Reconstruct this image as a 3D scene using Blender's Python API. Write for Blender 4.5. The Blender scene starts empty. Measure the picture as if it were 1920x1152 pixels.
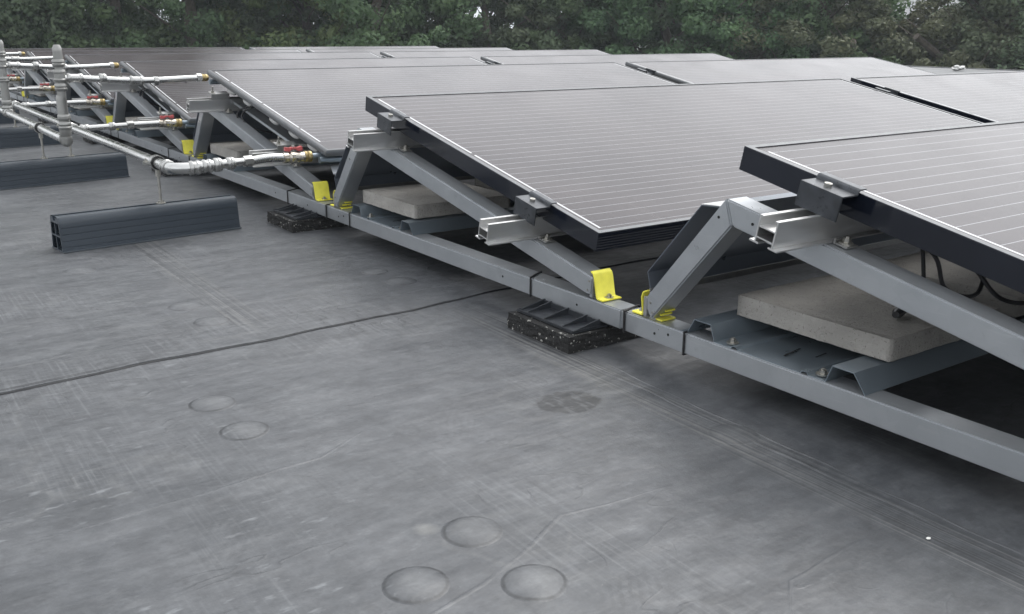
import bpy, bmesh, math, random
import numpy as np
from mathutils import Vector, Matrix
R = math.radians
random.seed(7); rng = np.random.default_rng(7)
S = bpy.context.scene
C = S.collection

# ---------------------------------------------------------------- camera
CP = dict(f=1767.69, pitch=16.4594, yaw=35.2389, roll=0.3407)
pi_, ya_, ro_ = R(CP['pitch']), R(CP['yaw']), R(CP['roll'])
F = Vector((math.sin(ya_)*math.cos(pi_), math.cos(ya_)*math.cos(pi_), -math.sin(pi_)))
Rt = Vector((math.cos(ya_), -math.sin(ya_), 0)); Up = Rt.cross(F)
R2 = Rt*math.cos(ro_) + Up*math.sin(ro_); U2 = -Rt*math.sin(ro_) + Up*math.cos(ro_)
cam = bpy.data.objects.new('camera', bpy.data.cameras.new('camera')); C.objects.link(cam)
m = Matrix.Identity(4)
for i in range(3):
    m[i][0], m[i][1], m[i][2] = R2[i], U2[i], -F[i]
m[0][3], m[1][3], m[2][3] = -1.1021, -1.5023, 0.567
cam.matrix_world = m
cam.data.sensor_width = 36; cam.data.lens = 36*CP['f']/1920
cam.data.clip_start = 0.02; cam.data.clip_end = 2000
S.camera = cam

# ---------------------------------------------------------------- world, sun, exposure
SUN_EL, SUN_AZ = R(55), R(68)          # azimuth from +Y towards +X: ahead of the camera and to its right
w = bpy.data.worlds.new('World'); S.world = w; w.use_nodes = True
nt = w.node_tree; nt.nodes.clear()
sky = nt.nodes.new('ShaderNodeTexSky'); sky.sky_type = 'NISHITA'; sky.sun_disc = False
sky.sun_elevation = SUN_EL; sky.sun_rotation = SUN_AZ; sky.dust_density = 4.0; sky.air_density = 1.2; sky.altitude = 10
hsv = nt.nodes.new('ShaderNodeHueSaturation'); hsv.inputs['Saturation'].default_value = 0.12
bri = nt.nodes.new('ShaderNodeMix'); bri.data_type = 'RGBA'; bri.inputs[0].default_value = 0.50
bri.inputs[7].default_value = (9.0, 9.25, 9.6, 1)       # the even cloud layer over the clear-sky model
# soft cloud structure, all round the dome
tc = nt.nodes.new('ShaderNodeTexCoord'); mp = nt.nodes.new('ShaderNodeMapping'); mp.inputs['Scale'].default_value = (1.5, 1.5, 4.0)
nz = nt.nodes.new('ShaderNodeTexNoise'); nz.inputs['Scale'].default_value = 1.6; nz.inputs['Detail'].default_value = 5
rmp = nt.nodes.new('ShaderNodeMapRange'); rmp.inputs[1].default_value = .3; rmp.inputs[2].default_value = .7
rmp.inputs[3].default_value = .84; rmp.inputs[4].default_value = 1.12
mul = nt.nodes.new('ShaderNodeVectorMath'); mul.operation = 'SCALE'
bg = nt.nodes.new('ShaderNodeBackground'); bg.inputs[1].default_value = 0.10
out = nt.nodes.new('ShaderNodeOutputWorld')
L_ = nt.links.new
L_(sky.outputs[0], hsv.inputs['Color']); L_(hsv.outputs[0], bri.inputs[6])
L_(tc.outputs['Generated'], mp.inputs[0]); L_(mp.outputs[0], nz.inputs['Vector']); L_(nz.outputs[0], rmp.inputs[0])
L_(bri.outputs[2], mul.inputs[0]); L_(rmp.outputs[0], mul.inputs['Scale'])
L_(mul.outputs[0], bg.inputs[0]); L_(bg.outputs[0], out.inputs[0])
sl = bpy.data.lights.new('sun', 'SUN'); sl.energy = 0.5; sl.angle = R(35); sl.color = (1, .98, .95)
so = bpy.data.objects.new('sun', sl); C.objects.link(so)
sd = Vector((math.sin(SUN_AZ)*math.cos(SUN_EL), math.cos(SUN_AZ)*math.cos(SUN_EL), math.sin(SUN_EL)))
so.rotation_euler = sd.to_track_quat('Z', 'Y').to_euler(); so.location = (0, 0, 20)
vs = S.view_settings; vs.view_transform = 'Standard'; vs.look = 'None'; vs.exposure = 1.30; vs.gamma = 1
try: vs.use_curve_mapping = False
except Exception: pass

# ---------------------------------------------------------------- material helpers
class NT:
    def __init__(s, name):
        s.m = bpy.data.materials.new(name); s.m.use_nodes = True; s.t = s.m.node_tree
        s.p = s.t.nodes['Principled BSDF']
    def n(s, typ, **kw):
        x = s.t.nodes.new('ShaderNode'+typ)
        for k, v in kw.items(): setattr(x, k, v)
        return x
    def l(s, a, b): s.t.links.new(a, b)
    def coord(s, scale=(1,1,1), rot=(0,0,0), kind='Object'):
        tc = s.n('TexCoord'); mp = s.n('Mapping'); mp.inputs['Scale'].default_value = scale; mp.inputs['Rotation'].default_value = rot
        s.l(tc.outputs[kind], mp.inputs[0]); return mp.outputs[0]
    def noise(s, vec, scale, detail=4, rough=.55):
        x = s.n('TexNoise'); x.inputs['Scale'].default_value = scale; x.inputs['Detail'].default_value = detail
        x.inputs['Roughness'].default_value = rough; s.l(vec, x.inputs['Vector']); return x.outputs[0]
    def ramp(s, fac, stops):
        x = s.n('ValToRGB'); cr = x.color_ramp
        while len(cr.elements) < len(stops): cr.elements.new(.5)
        for e, (p, c) in zip(cr.elements, stops):
            e.position = p; e.color = (*c, 1) if not isinstance(c, (int, float)) else (c, c, c, 1)
        s.l(fac, x.inputs[0]); return x.outputs[0]
    def mr(s, fac, a, b, c, d):
        x = s.n('MapRange'); 
        for i, v in enumerate((a, b, c, d)): x.inputs[i+1].default_value = v
        s.l(fac, x.inputs[0]); return x.outputs[0]
    def mix(s, fac, a, b, blend='MIX'):
        x = s.n('Mix', data_type='RGBA', blend_type=blend)
        for inp, v in ((0, fac), (6, a), (7, b)):
            if hasattr(v, 'is_output'): s.l(v, x.inputs[inp])
            elif inp == 0: x.inputs[0].default_value = v
            else: x.inputs[inp].default_value = (*v, 1)
        return x.outputs[2]
    def math(s, op, a, b=None, c=None):
        x = s.n('Math', operation=op)
        for i, v in enumerate((a, b, c)):
            if v is None: continue
            if hasattr(v, 'is_output'): s.l(v, x.inputs[i])
            else: x.inputs[i].default_value = v
        return x.outputs[0]
    def bump(s, h, strength, dist, prev=None):
        x = s.n('Bump'); x.inputs['Strength'].default_value = strength; x.inputs['Distance'].default_value = dist
        s.l(h, x.inputs['Height'])
        if prev is not None: s.l(prev, x.inputs['Normal'])
        return x.outputs[0]
    def set(s, **kw):
        for k, v in kw.items():
            k = {'rough': 'Roughness', 'metal': 'Metallic', 'color': 'Base Color', 'normal': 'Normal', 'spec': 'Specular IOR Level',
                 'coat': 'Coat Weight', 'coatr': 'Coat Roughness', 'ior': 'IOR', 'sheen': 'Sheen Weight'}.get(k, k)
            i = s.p.inputs[k]
            if hasattr(v, 'is_output'): s.l(v, i)
            elif isinstance(v, tuple): i.default_value = (*v, 1)
            else: i.default_value = v
        return s.m

def simple(name, color, metal=0., rough=.5, var=.12, scale=8, bump=0.0, bscale=60, stretch=(1,1,1), spec=.5, rvar=.08, coat=0.):
    t = NT(name); v = t.coord(stretch)
    n = t.noise(v, scale, 5)
    lo = tuple(c*(1-var) for c in color); hi = tuple(min(1, c*(1+var)) for c in color)
    kw = dict(color=t.ramp(n, [(.3, lo), (.7, hi)]), metal=metal, spec=spec, coat=coat,
              rough=t.mr(t.noise(v, scale*2.7, 3), .3, .7, rough-rvar, rough+rvar))
    if bump: kw['normal'] = t.bump(t.noise(v, bscale, 4), 1.0, bump)
    return t.set(**kw)

M = {}
M['galv'] = None
t = NT('galvanised_steel'); v = t.coord()
vo = t.n('TexVoronoi'); vo.inputs['Scale'].default_value = 55; t.l(v, vo.inputs['Vector'])
scr = t.mr(t.noise(t.coord((40, 2.5, 40)), 3, 5, .7), .58, .74, 0, .35)
g = t.mix(.5, t.ramp(vo.outputs['Color'], [(0., (.345,.365,.385)), (1., (.40,.42,.44))]), t.ramp(t.noise(v, 5, 5), [(.3, (.33,.35,.37)), (.7, (.42,.435,.45))]))
g = t.mix(scr, g, (.55,.555,.56)); g = t.mix(t.mr(t.noise(v, 22, 6, .75), .60, .76, 0, .4), g, (.20,.20,.20))
M['galv'] = t.set(color=g, metal=.62, rough=t.mr(t.noise(v, 14, 4), .3, .7, .27, .42), normal=t.bump(t.noise(v, 9, 2), .4, .002))
# rubbed streaks and water marks on the galvanising are in the ramps above
M['galv_dark'] = simple('blue_grey_coated_sheet', (.20,.238,.27), .55, .34, .18, 4, .0004, 20)
M['deflector'] = simple('blue_grey_deflector_sheet', (.15,.17,.20), .5, .34, .15, 3, .0006, 6)
M['alu'] = simple('brushed_aluminium', (.60,.60,.595), .9, .36, .08, 30, .0002, 200, (.12,1,1))
M['alu_cut'] = simple('cut_aluminium', (.38,.38,.375), .9, .45, .1, 40)
M['pipe'] = simple('stainless_pipe', (.50,.50,.49), .95, .22, .08, 14)
M['collar'] = simple('press_fitting_steel', (.38,.38,.37), .9, .30, .16, 30)
M['riser'] = simple('matt_stainless_riser', (.27,.27,.26), .8, .38, .12, 20)
M['brass'] = simple('brass_fitting', (.32,.25,.12), .9, .34, .2, 30)
M['nickel'] = simple('nickel_valve_body', (.42,.39,.34), .85, .26, .12, 40)
M['red'] = simple('red_painted_handle', (.42,.085,.085), 0, .4, .15, 40)
M['yellow'] = simple('yellow_plastic', (.74,.69,.085), 0, .45, .10, 40, spec=.4)
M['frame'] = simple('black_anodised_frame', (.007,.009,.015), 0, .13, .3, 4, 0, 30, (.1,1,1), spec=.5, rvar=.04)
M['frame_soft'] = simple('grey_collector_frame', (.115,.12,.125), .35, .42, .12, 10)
M['frame_top_sheen'] = simple('black_frame_top_sheen', (.10,.105,.11), .5, .34, .15, 20)  # lighter copy of the black frame, reflection on its top put into the colour
M['clamp'] = simple('dark_steel_clamp', (.055,.06,.068), .5, .33, .35, 40)
M['bolt'] = simple('zinc_bolt', (.40,.39,.36), .9, .34, .15, 60)
M['black'] = simple('black_rubber_strap', (.012,.012,.013), 0, .5, .2, 40)
M['plastic'] = simple('black_moulded_plastic', (.028,.031,.036), 0, .36, .25, 25, .0004, 120)
M['cable'] = simple('black_cable_sheath', (.012,.012,.014), 0, .42, .2, 40)
M['cushion'] = simple('white_edge_cushion', (.45,.45,.44), 0, .5, .1, 30)
M['hole'] = simple('dark_hole', (.006,.006,.006), 0, .8, .1, 40)
M['white'] = simple('white_plastic_scrap', (.75,.75,.72), 0, .5, .1, 10)
M['block'] = simple('slate_pvc_block', (.030,.040,.052), 0, .40, .10, 6, .0003, 60, (.3,1,1))
M['block_lip'] = simple('slate_pvc_edge', (.055,.065,.075), 0, .4, .08, 12)
M['block_in'] = simple('block_hollow_inside', (.02,.022,.026), 0, .7, .1, 12)
# rubber granulate
t = NT('speckled_rubber_granulate'); v = t.coord((1,1,1))
vo = t.n('TexVoronoi'); vo.inputs['Scale'].default_value = 210; t.l(v, vo.inputs['Vector'])
n1 = t.noise(v, 95, 3)
fleck = t.math('MULTIPLY', t.math('GREATER_THAN', n1, .60), t.math('LESS_THAN', vo.outputs['Distance'], .5))
sep = t.n('SeparateColor'); t.l(vo.outputs['Color'], sep.inputs[0])
g = t.mix(t.math('MULTIPLY', fleck, t.math('GREATER_THAN', sep.outputs[0], .35)), t.ramp(vo.outputs['Distance'], [(0, (.016,.016,.016)), (1, (.008,.008,.008))]), (.36,.355,.33))
M['granulate'] = t.set(color=g, rough=.85, normal=t.bump(t.noise(v, 160, 4), 1, .004))
# concrete
t = NT('precast_concrete'); v = t.coord()
a = t.ramp(t.noise(v, 9, 6, .65), [(.3, (.29,.28,.26)), (.55, (.38,.365,.34)), (.75, (.46,.445,.42))])
pores = t.math('LESS_THAN', t.noise(v, 230, 3), .36)
a = t.mix(t.math('MULTIPLY', pores, .55), a, (.12,.11,.10))
M['concrete'] = t.set(color=a, rough=.9, spec=.3, normal=t.bump(t.noise(v, 110, 6, .75), 1, .006, t.bump(t.noise(v, 30, 5), .8, .007)))

# glass over cells and pale ribbons (flat print under glass: colour only)
def cell_material(name, Lp, Wp):
    t = NT(name); tc = t.n('TexCoord'); sp = t.n('SeparateXYZ'); t.l(tc.outputs['Object'], sp.inputs[0])
    u = sp.outputs[0]; vv = t.math('MULTIPLY', sp.outputs[1], -1.0)
    k = t.math('DIVIDE', t.math('SUBTRACT', vv, .0355), .031)
    d = t.math('MULTIPLY', t.math('ABSOLUTE', t.math('SUBTRACT', k, t.math('ROUND', k))), .031)
    ln = t.math('LESS_THAN', d, .00085)
    ins = t.math('MULTIPLY', t.math('MULTIPLY', t.math('GREATER_THAN', vv, .025), t.math('LESS_THAN', vv, Wp-.02)),
                 t.math('MULTIPLY', t.math('GREATER_THAN', u, .022), t.math('LESS_THAN', u, Lp-.022)))
    # tiny breaks between the cells
    cu = t.math('FRACT', t.math('DIVIDE', t.math('SUBTRACT', u, .04), .1565))
    brk = t.math('GREATER_THAN', t.math('ABSOLUTE', t.math('SUBTRACT', cu, .5)), .494)
    vary = t.noise(t.coord((3, 60, 1)), 2.0, 2)
    line = t.math('MULTIPLY', t.math('MULTIPLY', ln, ins), t.math('SUBTRACT', 1.0, t.math('MULTIPLY', brk, .6)))
    # end ribbons in strings
    def band(lo, hi): return t.math('MULTIPLY', t.math('GREATER_THAN', vv, lo), t.math('LESS_THAN', vv, hi))
    segs = None
    for lo, hi in ((.030,.170),(.188,.478),(.492,.780),(.793,.936)):
        b = band(lo, hi); segs = b if segs is None else t.math('ADD', segs, b)
    eu = t.math('ADD', t.math('LESS_THAN', t.math('ABSOLUTE', t.math('SUBTRACT', u, .0225)), .0024),
                t.math('LESS_THAN', t.math('ABSOLUTE', t.math('SUBTRACT', u, Lp-.0225)), .0024))
    rib = t.math('MULTIPLY', segs, eu)
    # cell gaps, very faint
    cv = t.math('FRACT', t.math('DIVIDE', t.math('SUBTRACT', vv, .020), .155))
    gap = t.math('MAXIMUM', brk, t.math('GREATER_THAN', t.math('ABSOLUTE', t.math('SUBTRACT', cv, .5)), .4945))
    cellc = t.ramp(t.noise(t.coord((1,1,1)), 2.5, 3), [(.35, (.029,.024,.028)), (.65, (.043,.035,.038))])
    base = t.mix(t.math('MULTIPLY', gap, .5), cellc, (.012,.012,.014))
    base = t.mix(line, base, (.22,.225,.235)); base = t.mix(rib, base, (.55,.56,.57))
    dust = t.mr(t.noise(t.coord((1,1,1)), 3, 8, .75), .35, .75, .01, .06)
    base = t.mix(dust, base, (.36,.33,.31))
    run = t.mr(t.noise(t.coord((30,1.2,1)), 2, 5, .7), .55, .75, 0, .05); base = t.mix(run, base, (.40,.38,.36))
    return t.set(color=base, rough=t.mr(t.noise(t.coord((1,1,1)), 3.5, 5), .3, .7, .14, .23), ior=1.47, spec=.19,
                 metal=0.0, coat=.0, **{'Specular Tint': (1.0,.95,.96)})
PL, PW, PT, PGAP = 1.956, 0.9601, 0.0377, 0.071
M['cells'] = cell_material('glass_over_black_cells', PL, PW)

# roofing membrane: one material in roof coordinates, so the raised washers share its stains seamlessly
WASH = [(-.6785,-.729,.0345,1.0),(-.5696,-.6697,.0345,.9),(-.5726,-.7973,.0345,1.0),(-.6922,-.1086,.0345,1.0),(-.6876,-.2382,.0345,1.0),
        (-.5527,.319,.0340,.8),(-.5638,.4543,.0340,.80),(-.0967,.497,.030,.9),(-.0879,.3822,.0345,.7),(-.6815,.9019,.0345,.8),
        (-.1051,-.6533,.0345,.30),(-1.35,-.5,.0345,.9),(-1.3,.3,.0345,.9),(-1.4,1.6,.0345,.9),(-.215,-.60,.030,.22),(-.33,.06,.030,.22)]
t = NT('grey_epdm_membrane')
vx = t.coord((1,1,1)); rot = t.coord((1.0, 3.6, 1), (0,0,R(-4)))
big = t.noise(vx, 1.5, 7, .62); mid = t.noise(vx, 6, 7, .68); st = t.noise(rot, 4.5, 7, .72)
col = t.ramp(big, [(.36, (.052,.0555,.060)), (.50, (.077,.0795,.084)), (.64, (.097,.099,.103))])
col = t.mix(.50, col, t.ramp(mid, [(.36, (.043,.0455,.050)), (.5, (.077,.0795,.084)), (.64, (.120,.122,.125))]))
col = t.mix(.38, col, t.ramp(st, [(.38, (.042,.0445,.049)), (.62, (.122,.124,.127))]))
sx = t.n('SeparateXYZ'); t.l(vx, sx.inputs[0]); X_, Y_ = sx.outputs[0], sx.outputs[1]
def hyp(cx, cy, ax=1., ay=1.):
    a = t.math('MULTIPLY', t.math('SUBTRACT', X_, cx), ax); b = t.math('MULTIPLY', t.math('SUBTRACT', Y_, cy), ay)
    return t.math('SQRT', t.math('ADD', t.math('MULTIPLY', a, a), t.math('MULTIPLY', b, b)))
# dried water marks: soft pale rims
wm_ = t.noise(vx, 2.3, 3, .5); rim = t.mr(t.math('ABSOLUTE', t.math('SUBTRACT', wm_, .55)), 0, .010, .38, 0)
col = t.mix(rim, col, (.125,.125,.122))
pud = t.mr(wm_, .556, .57, 0, .28); col = t.mix(pud, col, (.055,.0565,.059))
# brushed hairlines in both roll directions, in patches
hp = t.mr(t.noise(vx, 2.6, 4), .46, .60, .05, 1)
h1 = t.noise(t.coord((85, 1.8, 1), (0,0,R(2))), 2.2, 5, .65); h2 = t.noise(t.coord((2.0, 75, 1), (0,0,R(-5))), 2.0, 5, .65)
h3 = t.noise(t.coord((60, 3.0, 1), (0,0,R(-28))), 2.0, 4, .6)
for h_, a_, c_ in ((h1, .55, (.165,.167,.170)), (h2, .26, (.155,.157,.160)), (h3, .14, (.15,.152,.155))):
    col = t.mix(t.math('MULTIPLY', t.mr(h_, .52, .66, 0, a_), hp), col, c_)
col = t.mix(t.math('MULTIPLY', t.mr(h1, .34, .47, .45, 0), hp), col, (.045,.046,.049))
# small soft pale flecks, mostly to the left and near the camera
f1 = t.noise(t.coord((24, 60, 1), (0,0,R(-14))), 1.0, 3, .6)
fz = t.math('MULTIPLY', t.mr(X_, -.95, -.10, 1.0, .15), t.mr(Y_, -1.2, .9, 1.0, .25))
fl = t.math('MULTIPLY', t.math('MULTIPLY', t.mr(f1, .60, .70, 0, .85), t.mr(t.noise(vx, 3.4, 3), .42, .56, 0, 1)), fz)
col = t.mix(fl, col, (.23,.234,.238))
# dark smears and rubbed footmarks
d1 = t.noise(t.coord((3.5, 7, 1), (0,0,R(-12))), 2.0, 7, .74)
col = t.mix(t.mr(d1, .53, .64, 0, .50), col, (.042,.043,.046))
d2 = t.noise(t.coord((7, 4, 1), (0,0,R(30))), 2.2, 7, .76)
col = t.mix(t.mr(d2, .55, .65, 0, .42), col, (.040,.041,.044))
l2 = t.noise(t.coord((5, 8, 1), (0,0,R(-30))), 2.4, 7, .76)
col = t.mix(t.mr(l2, .54, .66, 0, .42), col, (.135,.136,.137))
tread = t.n('TexWave'); tread.inputs['Scale'].default_value = 30; tread.inputs['Distortion'].default_value = 4; tread.inputs['Detail'].default_value = 3
t.l(t.coord((1,1,1), (0,0,R(35))), tread.inputs['Vector'])
tm_ = t.math('MULTIPLY', t.mr(tread.outputs[1], .5, .75, 0, 1), t.mr(t.noise(vx, 6.5, 2), .60, .70, 0, .28))
col = t.mix(tm_, col, (.045,.046,.049))
# band of parallel creases beside the base rail and a second one by the grey block
def bandx(c, w_, y0, y1, sl):
    xx = t.math('ADD', X_, t.math('MULTIPLY', Y_, sl)); m1 = t.mr(t.math('ABSOLUTE', t.math('SUBTRACT', xx, c)), w_*.5, w_, 1, 0)
    return t.math('MULTIPLY', m1, t.math('MULTIPLY', t.mr(Y_, y0, y0+.15, 0, 1), t.mr(Y_, y1, y1+.2, 1, 0)))
hl = t.noise(t.coord((260, 1.1, 1), (0,0,R(-1.5))), 1.0, 4, .6)
for bm_ in (bandx(-.088, .050, -3, .0, -.04), bandx(-.505, .045, .15, 1.4, -.03)):
    col = t.mix(t.math('MULTIPLY', bm_, t.mr(hl, .50, .60, 0, .85)), col, (.150,.147,.140))
    col = t.mix(t.math('MULTIPLY', bm_, t.mr(hl, .40, .48, .8, 0)), col, (.036,.037,.039))
# named marks of this roof: washers pressing through, one dark rubbed patch, one pale spot
wob = t.math('MULTIPLY', t.math('SUBTRACT', t.noise(vx, 30, 3), .5), .0055); ringn = t.mr(t.noise(vx, 38, 3), .35, .60, .35, 1)
ring = None; cen = None
for cx_, cy_, r_, k_ in WASH:
    d_ = t.math('ADD', hyp(cx_, cy_), wob)
    a_ = t.mr(t.math('ABSOLUTE', t.math('SUBTRACT', d_, r_*.965)), .0008, .0030, k_, 0)
    b_ = t.mr(d_, .002, .030, k_*.70, 0)
    ring = a_ if ring is None else t.math('MAXIMUM', ring, a_); cen = b_ if cen is None else t.math('MAXIMUM', cen, b_)
col = t.mix(t.math('MULTIPLY', cen, t.mr(mid, .35, .6, .5, 1)), col, (.165,.166,.165))
col = t.mix(t.math('MULTIPLY', t.math('MULTIPLY', ring, ringn), .95), col, (.022,.023,.025))
pn = t.noise(vx, 26, 6, .7)
pa = t.math('ADD', hyp(-.2282, -.4204, .85, 1.05), t.math('MULTIPLY', t.math('SUBTRACT', pn, .5), .045))
pm = t.math('MULTIPLY', t.mr(pa, .042, .050, 1, 0), t.mr(t.noise(t.coord((9,3,1), (0,0,R(40))), 9, 2), .52, .60, 1, .35))
col = t.mix(pm, col, (.022,.023,.025))
pb = t.math('ADD', hyp(-.6119, -.6346, 1, 1), t.math('MULTIPLY', t.math('SUBTRACT', pn, .5), .02)); col = t.mix(t.mr(pb, .006, .017, .75, 0), col, (.175,.172,.162))
pc = t.math('ADD', hyp(-.340, -.33, .5, 1.4), t.math('MULTIPLY', t.math('SUBTRACT', pn, .5), .12)); col = t.mix(t.mr(pc, .02, .07, .40, 0), col, (.045,.046,.049))
spk = t.math('MULTIPLY', t.math('GREATER_THAN', t.noise(vx, 160, 2), .755), .5); col = t.mix(spk, col, (.20,.20,.20))
wv = t.noise(t.coord((1.0, 2.6, 1), (0,0,R(-16))), 3.2, 3, .5)
crm = t.math('MULTIPLY', t.mr(t.math('ABSOLUTE', t.math('SUBTRACT', wv, .5)), 0, .008, 1, 0), t.mr(t.noise(vx, 3.1, 3), .50, .66, 0, 1))
wv2 = t.noise(t.coord((2.4, 1.0, 1), (0,0,R(20))), 4.5, 3, .5)
crm = t.math('ADD', crm, t.math('MULTIPLY', t.mr(t.math('ABSOLUTE', t.math('SUBTRACT', wv2, .5)), 0, .007, 1, 0), t.mr(t.noise(vx, 2.6, 3), .54, .68, 0, 1)))
col = t.mix(t.math('MULTIPLY', crm, .55), col, (.030,.031,.033))
fine = t.noise(vx, 34, 6, .75); col = t.mix(.36, col, t.mix(1.0, col, t.ramp(fine, [(.38, (.62,.62,.63)), (.5, (1,1,1)), (.62, (1.5,1.5,1.49))]), 'MULTIPLY'))
col = t.mix(1.0, col, (.845,.868,.895), 'MULTIPLY')
nb = t.bump(t.noise(t.coord((2.2, 7, 1), (0,0,R(-7))), 2.5, 3, .5), .34, .014)
nb = t.bump(crm, .5, .0015, nb)
nb = t.bump(t.noise(vx, 5.5, 4, .55), .40, .007, nb)
nb = t.bump(t.noise(vx, 60, 5, .65), .40, .0020, nb)
M['membrane'] = t.set(color=col, rough=t.mr(t.noise(vx, 5, 7, .75), .3, .7, .34, .62), normal=nb, spec=.55)
MEMBRANE_TC = [n_ for n_ in t.t.nodes if n_.type == 'TEX_COORD']
M['seam'] = simple('dark_seam_edge', (.016,.017,.019), 0, .6, .3, 30)
M['stain'] = simple('dark_dirt_patch', (.056,.057,.060), 0, .6, .25, 60)
M['fold'] = simple('membrane_fold', (.10,.102,.104), 0, .5, .25, 18, .001, 60, (3, .5, 1))
M['pale'] = simple('pale_crumpled_film', (.42,.42,.41), 0, .6, .25, 60)

# ---------------------------------------------------------------- object helpers
def link(name, me, mat, parent=None, smooth=False):
    o = bpy.data.objects.new(name, me); C.objects.link(o)
    if mat is not None and not me.materials: me.materials.append(mat)
    if smooth: me.polygons.foreach_set('use_smooth', [True]*len(me.polygons))
    if parent: o.parent = parent
    return o
def mesh(name, V, Fc):
    me = bpy.data.meshes.new(name); me.from_pydata([tuple(map(float, v)) for v in V], [], [tuple(f) for f in Fc]); me.update(); return me
def empty(name, loc, label, cat, group=None, rot=(0,0,0)):
    o = bpy.data.objects.new(name, None); C.objects.link(o); o.location = loc; o.rotation_euler = rot
    o.empty_display_size = .05; return tag(o, label, cat, group)
def tag(o, label=None, cat=None, group=None, kind=None):
    for k, v in (('label', label), ('category', cat), ('group', group), ('kind', kind)):
        if v: o[k] = v
    return o
class MB:
    def __init__(s): s.V = []; s.F = []
    def add(s, V, Fc):
        b = len(s.V); s.V += [tuple(v) for v in V]; s.F += [tuple(i+b for i in f) for f in Fc]; return s
    def box(s, x0, x1, y0, y1, z0, z1):
        V = [(x,y,z) for z in (z0,z1) for y in (y0,y1) for x in (x0,x1)]
        return s.add(V, [(0,2,3,1),(4,5,7,6),(0,1,5,4),(2,6,7,3),(0,4,6,2),(1,3,7,5)])
    def prism(s, prof, x0, x1, axis='x'):
        """prof: closed polygon of (y,z) extruded along x."""
        n = len(prof); V = [(x0, a, b) for a, b in prof] + [(x1, a, b) for a, b in prof]
        Fc = [tuple(range(n)), tuple(range(2*n-1, n-1, -1))] + [(i, i+n, (i+1) % n+n, (i+1) % n) for i in range(n)]
        if axis == 'y': V = [(a, x, b) for x, a, b in V]
        if axis == 'z': V = [(a, b, x) for x, a, b in V]
        return s.add(V, Fc)
    def strip(s, path, th, x0, x1):
        """bent sheet: open path of (y,z), thickness th, extruded along x."""
        P = [Vector((a, b)) for a, b in path]; off = []
        for i, p in enumerate(P):
            ds = []
            if i > 0: ds.append((p-P[i-1]).normalized())
            if i < len(P)-1: ds.append((P[i+1]-p).normalized())
            ns = [Vector((-d.y, d.x)) for d in ds]; nn = sum(ns, Vector((0,0))).normalized()
            off.append(p + nn*th/max(.4, nn.dot(ns[0])))
        return s.prism([tuple(p) for p in P] + [tuple(p) for p in reversed(off)], x0, x1)
    def tube(s, pts, rad, seg=14, cap=True):
        pts = [Vector(p) for p in pts]; n = len(pts)
        rad = [rad]*n if isinstance(rad, (int, float)) else list(rad)
        tan = [((pts[min(i+1, n-1)]-pts[max(i-1, 0)]).normalized()) for i in range(n)]
        for i in range(n):
            if tan[i].length < .5: tan[i] = tan[i-1]
        ref = Vector((0,0,1)) if abs(tan[0].z) < .9 else Vector((1,0,0))
        nrm = (ref - tan[0]*ref.dot(tan[0])).normalized(); V = []; Fc = []
        for i in range(n):
            nrm = (nrm - tan[i]*nrm.dot(tan[i])).normalized(); bn = tan[i].cross(nrm)
            for k in range(seg):
                a = 2*math.pi*k/seg; V.append(pts[i] + (nrm*math.cos(a)+bn*math.sin(a))*rad[i])
        for i in range(n-1):
            for k in range(seg):
                k2 = (k+1) % seg; Fc.append((i*seg+k, i*seg+k2, (i+1)*seg+k2, (i+1)*seg+k))
        if cap: Fc += [tuple(range(seg-1, -1, -1)), tuple(range((n-1)*seg, n*seg))]
        return s.add(V, Fc)
    def cyl(s, c, r, h, seg=16, axis='z', taper=1.0):
        c = Vector(c); d = {'x': Vector((1,0,0)), 'y': Vector((0,1,0)), 'z': Vector((0,0,1))}[axis]
        return s.tube([c, c+d*h], [r, r*taper], seg)
    def build(s, name, mat, parent=None, smooth=False, bevel=0, auto=False):
        me = mesh(name, s.V, s.F)
        if smooth: auto, smooth = True, False
        bm = bmesh.new(); bm.from_mesh(me); bmesh.ops.recalc_face_normals(bm, faces=bm.faces)
        if bevel:
            ed = [e for e in bm.edges if len(e.link_faces) == 2 and e.calc_face_angle(0) > .5]
            bmesh.ops.bevel(bm, geom=ed, offset=bevel, segments=2, affect='EDGES', clamp_overlap=True)
        if auto:
            for f in bm.faces: f.smooth = True
            for e in bm.edges:
                if len(e.link_faces) == 2 and e.calc_face_angle(0) > .6: e.smooth = False
        bm.to_mesh(me); bm.free()
        return link(name, me, mat, parent, smooth)
def children(o): return [c for c in C.objects if c.parent is o]
KIDS = {}
def index_kids():
    KIDS.clear()
    for c in C.objects:
        if c.parent: KIDS.setdefault(c.parent.name, []).append(c)
def copy_tree(o, parent=None):
    c = o.copy(); C.objects.link(c)
    if parent is not None: c.parent = parent; c.matrix_parent_inverse = o.matrix_parent_inverse
    for ch in KIDS.get(o.name, []): copy_tree(ch, c)
    return c
def move(o, d): o.location = Vector(o.location) + Vector(d); return o
def hexbolt(name, c, r, h, parent, nrm=None, mat='bolt', washer=True):
    """hex head with washer and stud, built as its own mesh about c"""
    b = MB()
    if washer: b.cyl((0,0,0), r*1.75, h*.28, 18)
    b.cyl((0,0,h*.28 if washer else 0), r, h*.75, 6)
    b.cyl((0,0,h*1.0), r*.5, h*.35, 10)
    o = b.build(name, M[mat], parent, auto=True); o.location = c
    if nrm is not None: o.rotation_euler = nrm
    return o

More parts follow.
